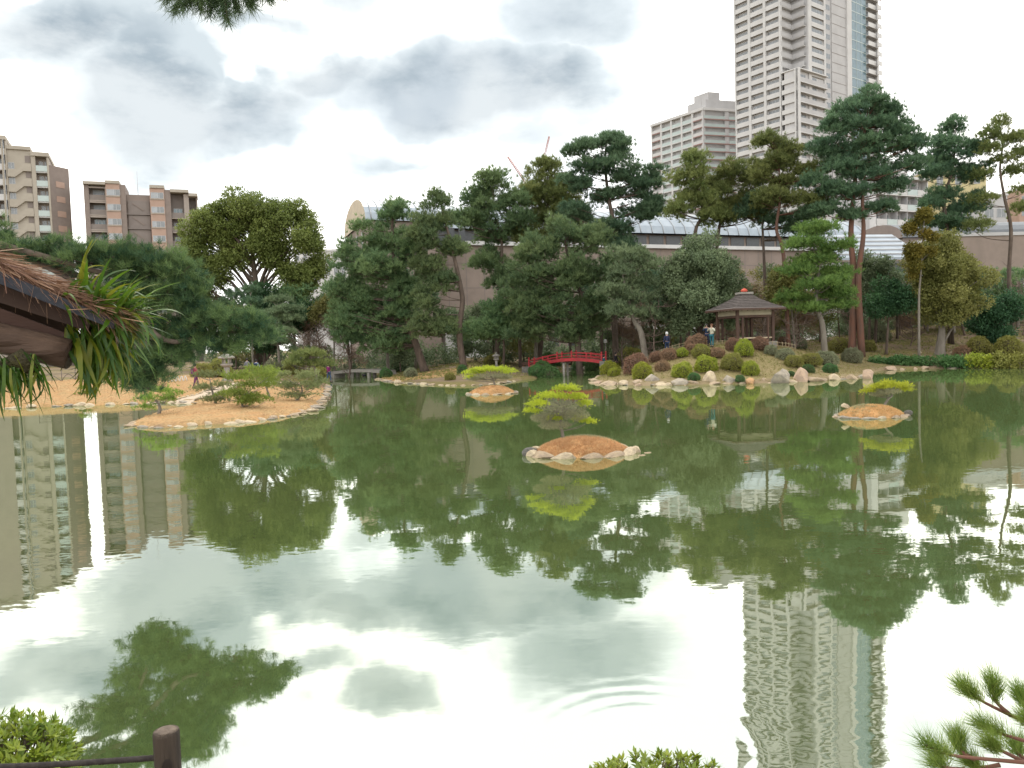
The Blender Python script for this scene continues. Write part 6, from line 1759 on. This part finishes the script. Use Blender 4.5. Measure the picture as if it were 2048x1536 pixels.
# eave of the thatched shelter at the left, ferns growing from its end
def shelter():
    M_LOG = mat('peeled_log',(.15,.095,.066),(.075,.047,.034),rough=.85,scale=9,bump=.8,bscale=22,stretch=(.12,1,1))
    M_LOGR = mat('reddish_batten',(.12,.065,.05),(.08,.045,.035),rough=.85,scale=6,bump=.4,bscale=14,stretch=(.2,1,1))
    M_EDGE = mat('blue_sheen_edge_board',(.05,.055,.075),(.035,.04,.055),rough=.55,scale=5,bump=.25,bscale=14)  # blue sheen of the dark board is painted into its base colour
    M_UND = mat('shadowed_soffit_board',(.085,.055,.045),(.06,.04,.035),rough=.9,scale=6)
    D0, D1 = 2.35, 2.62
    b = Vector((-2.75,2.1,0)); b.z = hz(b.x,b.y)
    root = thing('thatched_shelter','corner eave of a thatched shelter with log beam and dark edge board with a blue sheen','shelter',b)
    def W(px,py,d): return P(px,py,d)-b
    def member(name, a, e, w, h, m):
        mb=MB(); mb.bar(a,e,w,h); mb.build(name,m,root)
    # log beam
    mb=MB(); a=W(-420,578,2.45); e=W(140,709,2.58); q=[a.lerp(e,i/14) for i in range(15)]; mb.tube(q,.050,22,wob=.014); mb.build('log_beam',M_LOG,root)
    def board(name, tl, tr, bl, br, d0, d1, th, m):
        mb=MB(); f=[W(*tl,d0),W(*tr,d1),W(*br,d1),W(*bl,d0)]; bk=[p+Vector((-.02,th,0)) for p in f]
        mb.add(f+bk,[(3,2,1,0),(4,5,6,7),(0,1,5,4),(1,2,6,5),(2,3,7,6),(3,0,4,7)]); mb.build(name,m,root)
    board('edge_board',(-420,364),(231,640),(-420,400),(226,658),2.36,2.52,.05,M_EDGE)
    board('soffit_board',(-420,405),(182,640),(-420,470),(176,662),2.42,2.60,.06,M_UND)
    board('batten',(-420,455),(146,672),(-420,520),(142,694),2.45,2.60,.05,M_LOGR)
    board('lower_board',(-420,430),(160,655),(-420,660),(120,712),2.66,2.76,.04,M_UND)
    # roof slab rising away behind the edge
    mb=MB(); p0=W(-420,352,2.36); p1=W(228,636,2.53); up=Vector((-.26,.52,.035))
    mb.add([p0,p1,p1+up,p0+up,p0+Vector((0,0,-.03)),p1+Vector((0,0,-.03)),p1+up+Vector((0,0,-.03)),p0+up+Vector((0,0,-.03))],[(0,1,2,3),(7,6,5,4),(0,4,5,1),(1,5,6,2),(2,6,7,3),(3,7,4,0)]); mb.build('roof_deck',mat('bark_thatch',(.20,.10,.075),(.12,.07,.055),rough=1,scale=14,bump=1,bscale=40),root)
    mb=MB(); mb.tube([Vector((0,0,-.2)),Vector((0,0,a.z-.02))],.08,12,wob=.02); mb.build('post',M_LOG,root)
    # loose pine straw and bark lying on the roof edge
    n=2600; t=rng.uniform(.50,1.0,n); base=np.array(p0)[None]*(1-t[:,None])+np.array(p1)[None]*t[:,None]
    u_=rng.uniform(0,1,n)**2; base=base+np.array(up)[None]*(u_*.30)[:,None]+np.array([0,0,1.0])*(rng.uniform(0,.03,n))[:,None]
    dd=unit(np.array(p1-p0)[None]/((p1-p0).length)+rng.normal(size=(n,3))*np.array([.38,.38,.22])); L_=rng.uniform(.03,.15,(n,1)); sd=unit(np.cross(dd,rng.normal(size=(n,3))))*rng.uniform(.0005,.0013,(n,1))
    big=rng.uniform(0,1,n)<.12; sd[big]*=3.0
    V=np.stack([base-sd,base+sd,base+dd*L_+sd*.4,base+dd*L_-sd*.4],1); o=link('pine_straw',tri_mesh('pine_straw',V,rng.uniform(0,1,n),leaf_mat('straw_litter',(.13,.06,.04),(.36,.22,.14),trans=.1)),root); o['kind']='stuff'
    return p1+b, p0+b
SH1, SH0 = shelter()

def fern_leaf_mesh(L_, w, curl, side, seed):
    """long strap frond: folded midrib, wavy edge; base at origin, growing along +x, drooping by curl"""
    r = random.Random(seed); n=12; vs=[];fs=[]; p=Vector((0,0,0)); a=0.0; yaw=0.0
    for i in range(n+1):
        t=i/n; wd=w*(math.sin(math.pi*min(1,t*.9+.08))**.55)*(1-.75*t**3)+.0006
        wv=1+.10*math.sin(t*22+seed)
        nrm=Vector((-math.sin(a),0,math.cos(a))); sdv=Vector((-math.sin(yaw)*1,math.cos(yaw),0))
        vs += [p+sdv*wd*wv*.5+nrm*wd*.16, p, p-sdv*wd*wv*.5+nrm*wd*.16]
        p = p+Vector((math.cos(a)*math.cos(yaw),math.sin(yaw),math.sin(a)))*(L_/n); a -= curl/n*(.4+1.3*t); yaw += side/n
    for i in range(n):
        for j in (0,1): fs.append((i*3+j,i*3+j+1,(i+1)*3+j+1,(i+1)*3+j))
    mb=MB(); mb.add(vs,fs,0,True); return mb
def fern_mats(i):
    c=[((.04,.10,.010),(.09,.165,.014)),((.022,.07,.010),(.055,.115,.014)),((.12,.165,.010),(.19,.20,.02)),((.22,.10,.04),(.30,.22,.06))][i]
    name='fern_frond_%d'%i
    if name in MATS: return MATS[name]
    m=mat(name,c[0],c[1],rough=.45,scale=16,spec=.35)
    t=m.node_tree; bs=t.nodes['Principled BSDF']
    out=t.nodes['Material Output']; tr=N(t,'ShaderNodeBsdfTranslucent'); tr.inputs['Color'].default_value=(*[x*1.3 for x in c[1]],1)
    mx=N(t,'ShaderNodeMixShader'); mx.inputs[0].default_value=.35; t.links.new(bs.outputs[0],mx.inputs[1]); t.links.new(tr.outputs[0],mx.inputs[2]); t.links.new(mx.outputs[0],out.inputs[0])
    return m
FERN = {}
for ci in range(4):
    FERN[ci]=[fern_leaf_mesh(.18+.025*(k%3),.0140+.003*(k%2),(1.0,1.5,.5,1.9,.8)[k],(.3,-.4,.1,.5,-.2)[k],k+ci*5).mesh('frond',fern_mats(ci)) for k in range(5)]
def fern_clump(label, centre, n, spec, seed):
    root=thing('fern_clump',label,'fern',centre); r=random.Random(seed)
    for i in range(n):
        off,az,el,sc,ci=spec(r,i)
        me=FERN[ci][r.randrange(5)]
        link('frond',me,root,off,(r.uniform(-.5,.5),-el,az),sc)
    mb=MB(); mb.tube([(-.06,.02,-.02),(.0,.03,.0),(.05,.02,-.03)],[.02,.035,.02],8,wob=.2); mb.build('root_mass',mat('moss_root',(.06,.05,.03),(.09,.08,.03),rough=1,scale=20,bump=1,bscale=50),root)
    return root
cF = P(212,628,2.56)
def sp1(r,i):
    t=r.random()
    off=Vector((r.uniform(-.14,.05),r.uniform(-.03,.10),0)); off.z=-off.x*.38+r.uniform(-.02,.02)
    az=r.uniform(-1.1,.9); el=r.uniform(-.75,.75)
    if r.random()<.25: el=r.uniform(.5,1.2)
    return off,az,el,r.uniform(.6,1.05),r.choice([0,0,0,1,1,2])
fern_clump('lush clump of strap ferns sprouting from the end of the thatched eave',cF,210,sp1,5)
cH = P(190,668,2.62)
def sp2(r,i):
    off=Vector((r.uniform(-.09,.05),r.uniform(-.04,.08),r.uniform(-.04,.04)))
    return off,r.uniform(-1.3,.6),r.uniform(-1.35,-.5),r.uniform(.65,1.1),r.choice([0,0,1,2,2])
fern_clump('ferns with yellow-green tips hanging down behind the beam end',cH,170,sp2,8)
def sp3(r,i):
    return Vector((r.uniform(-.03,.04),0,0)),r.uniform(-.5,.5),r.uniform(1.2,1.6),r.uniform(.8,1.0),r.choice([2,3,2])
fern_clump('three upright reddish-tipped fern fronds above the straw',P(165,580,2.60),4,sp3,3)
cL = P(30,722,2.45)
def sp4(r,i):
    return Vector((r.uniform(-.16,.06),r.uniform(-.03,.06),r.uniform(-.03,.03)-.0)),r.uniform(-1.5,1.0),r.uniform(-1.4,-.7),r.uniform(.5,.8),r.choice([0,1,1,2])
fern_clump('small fern fringe hanging beneath the log beam',cL,110,sp4,12)
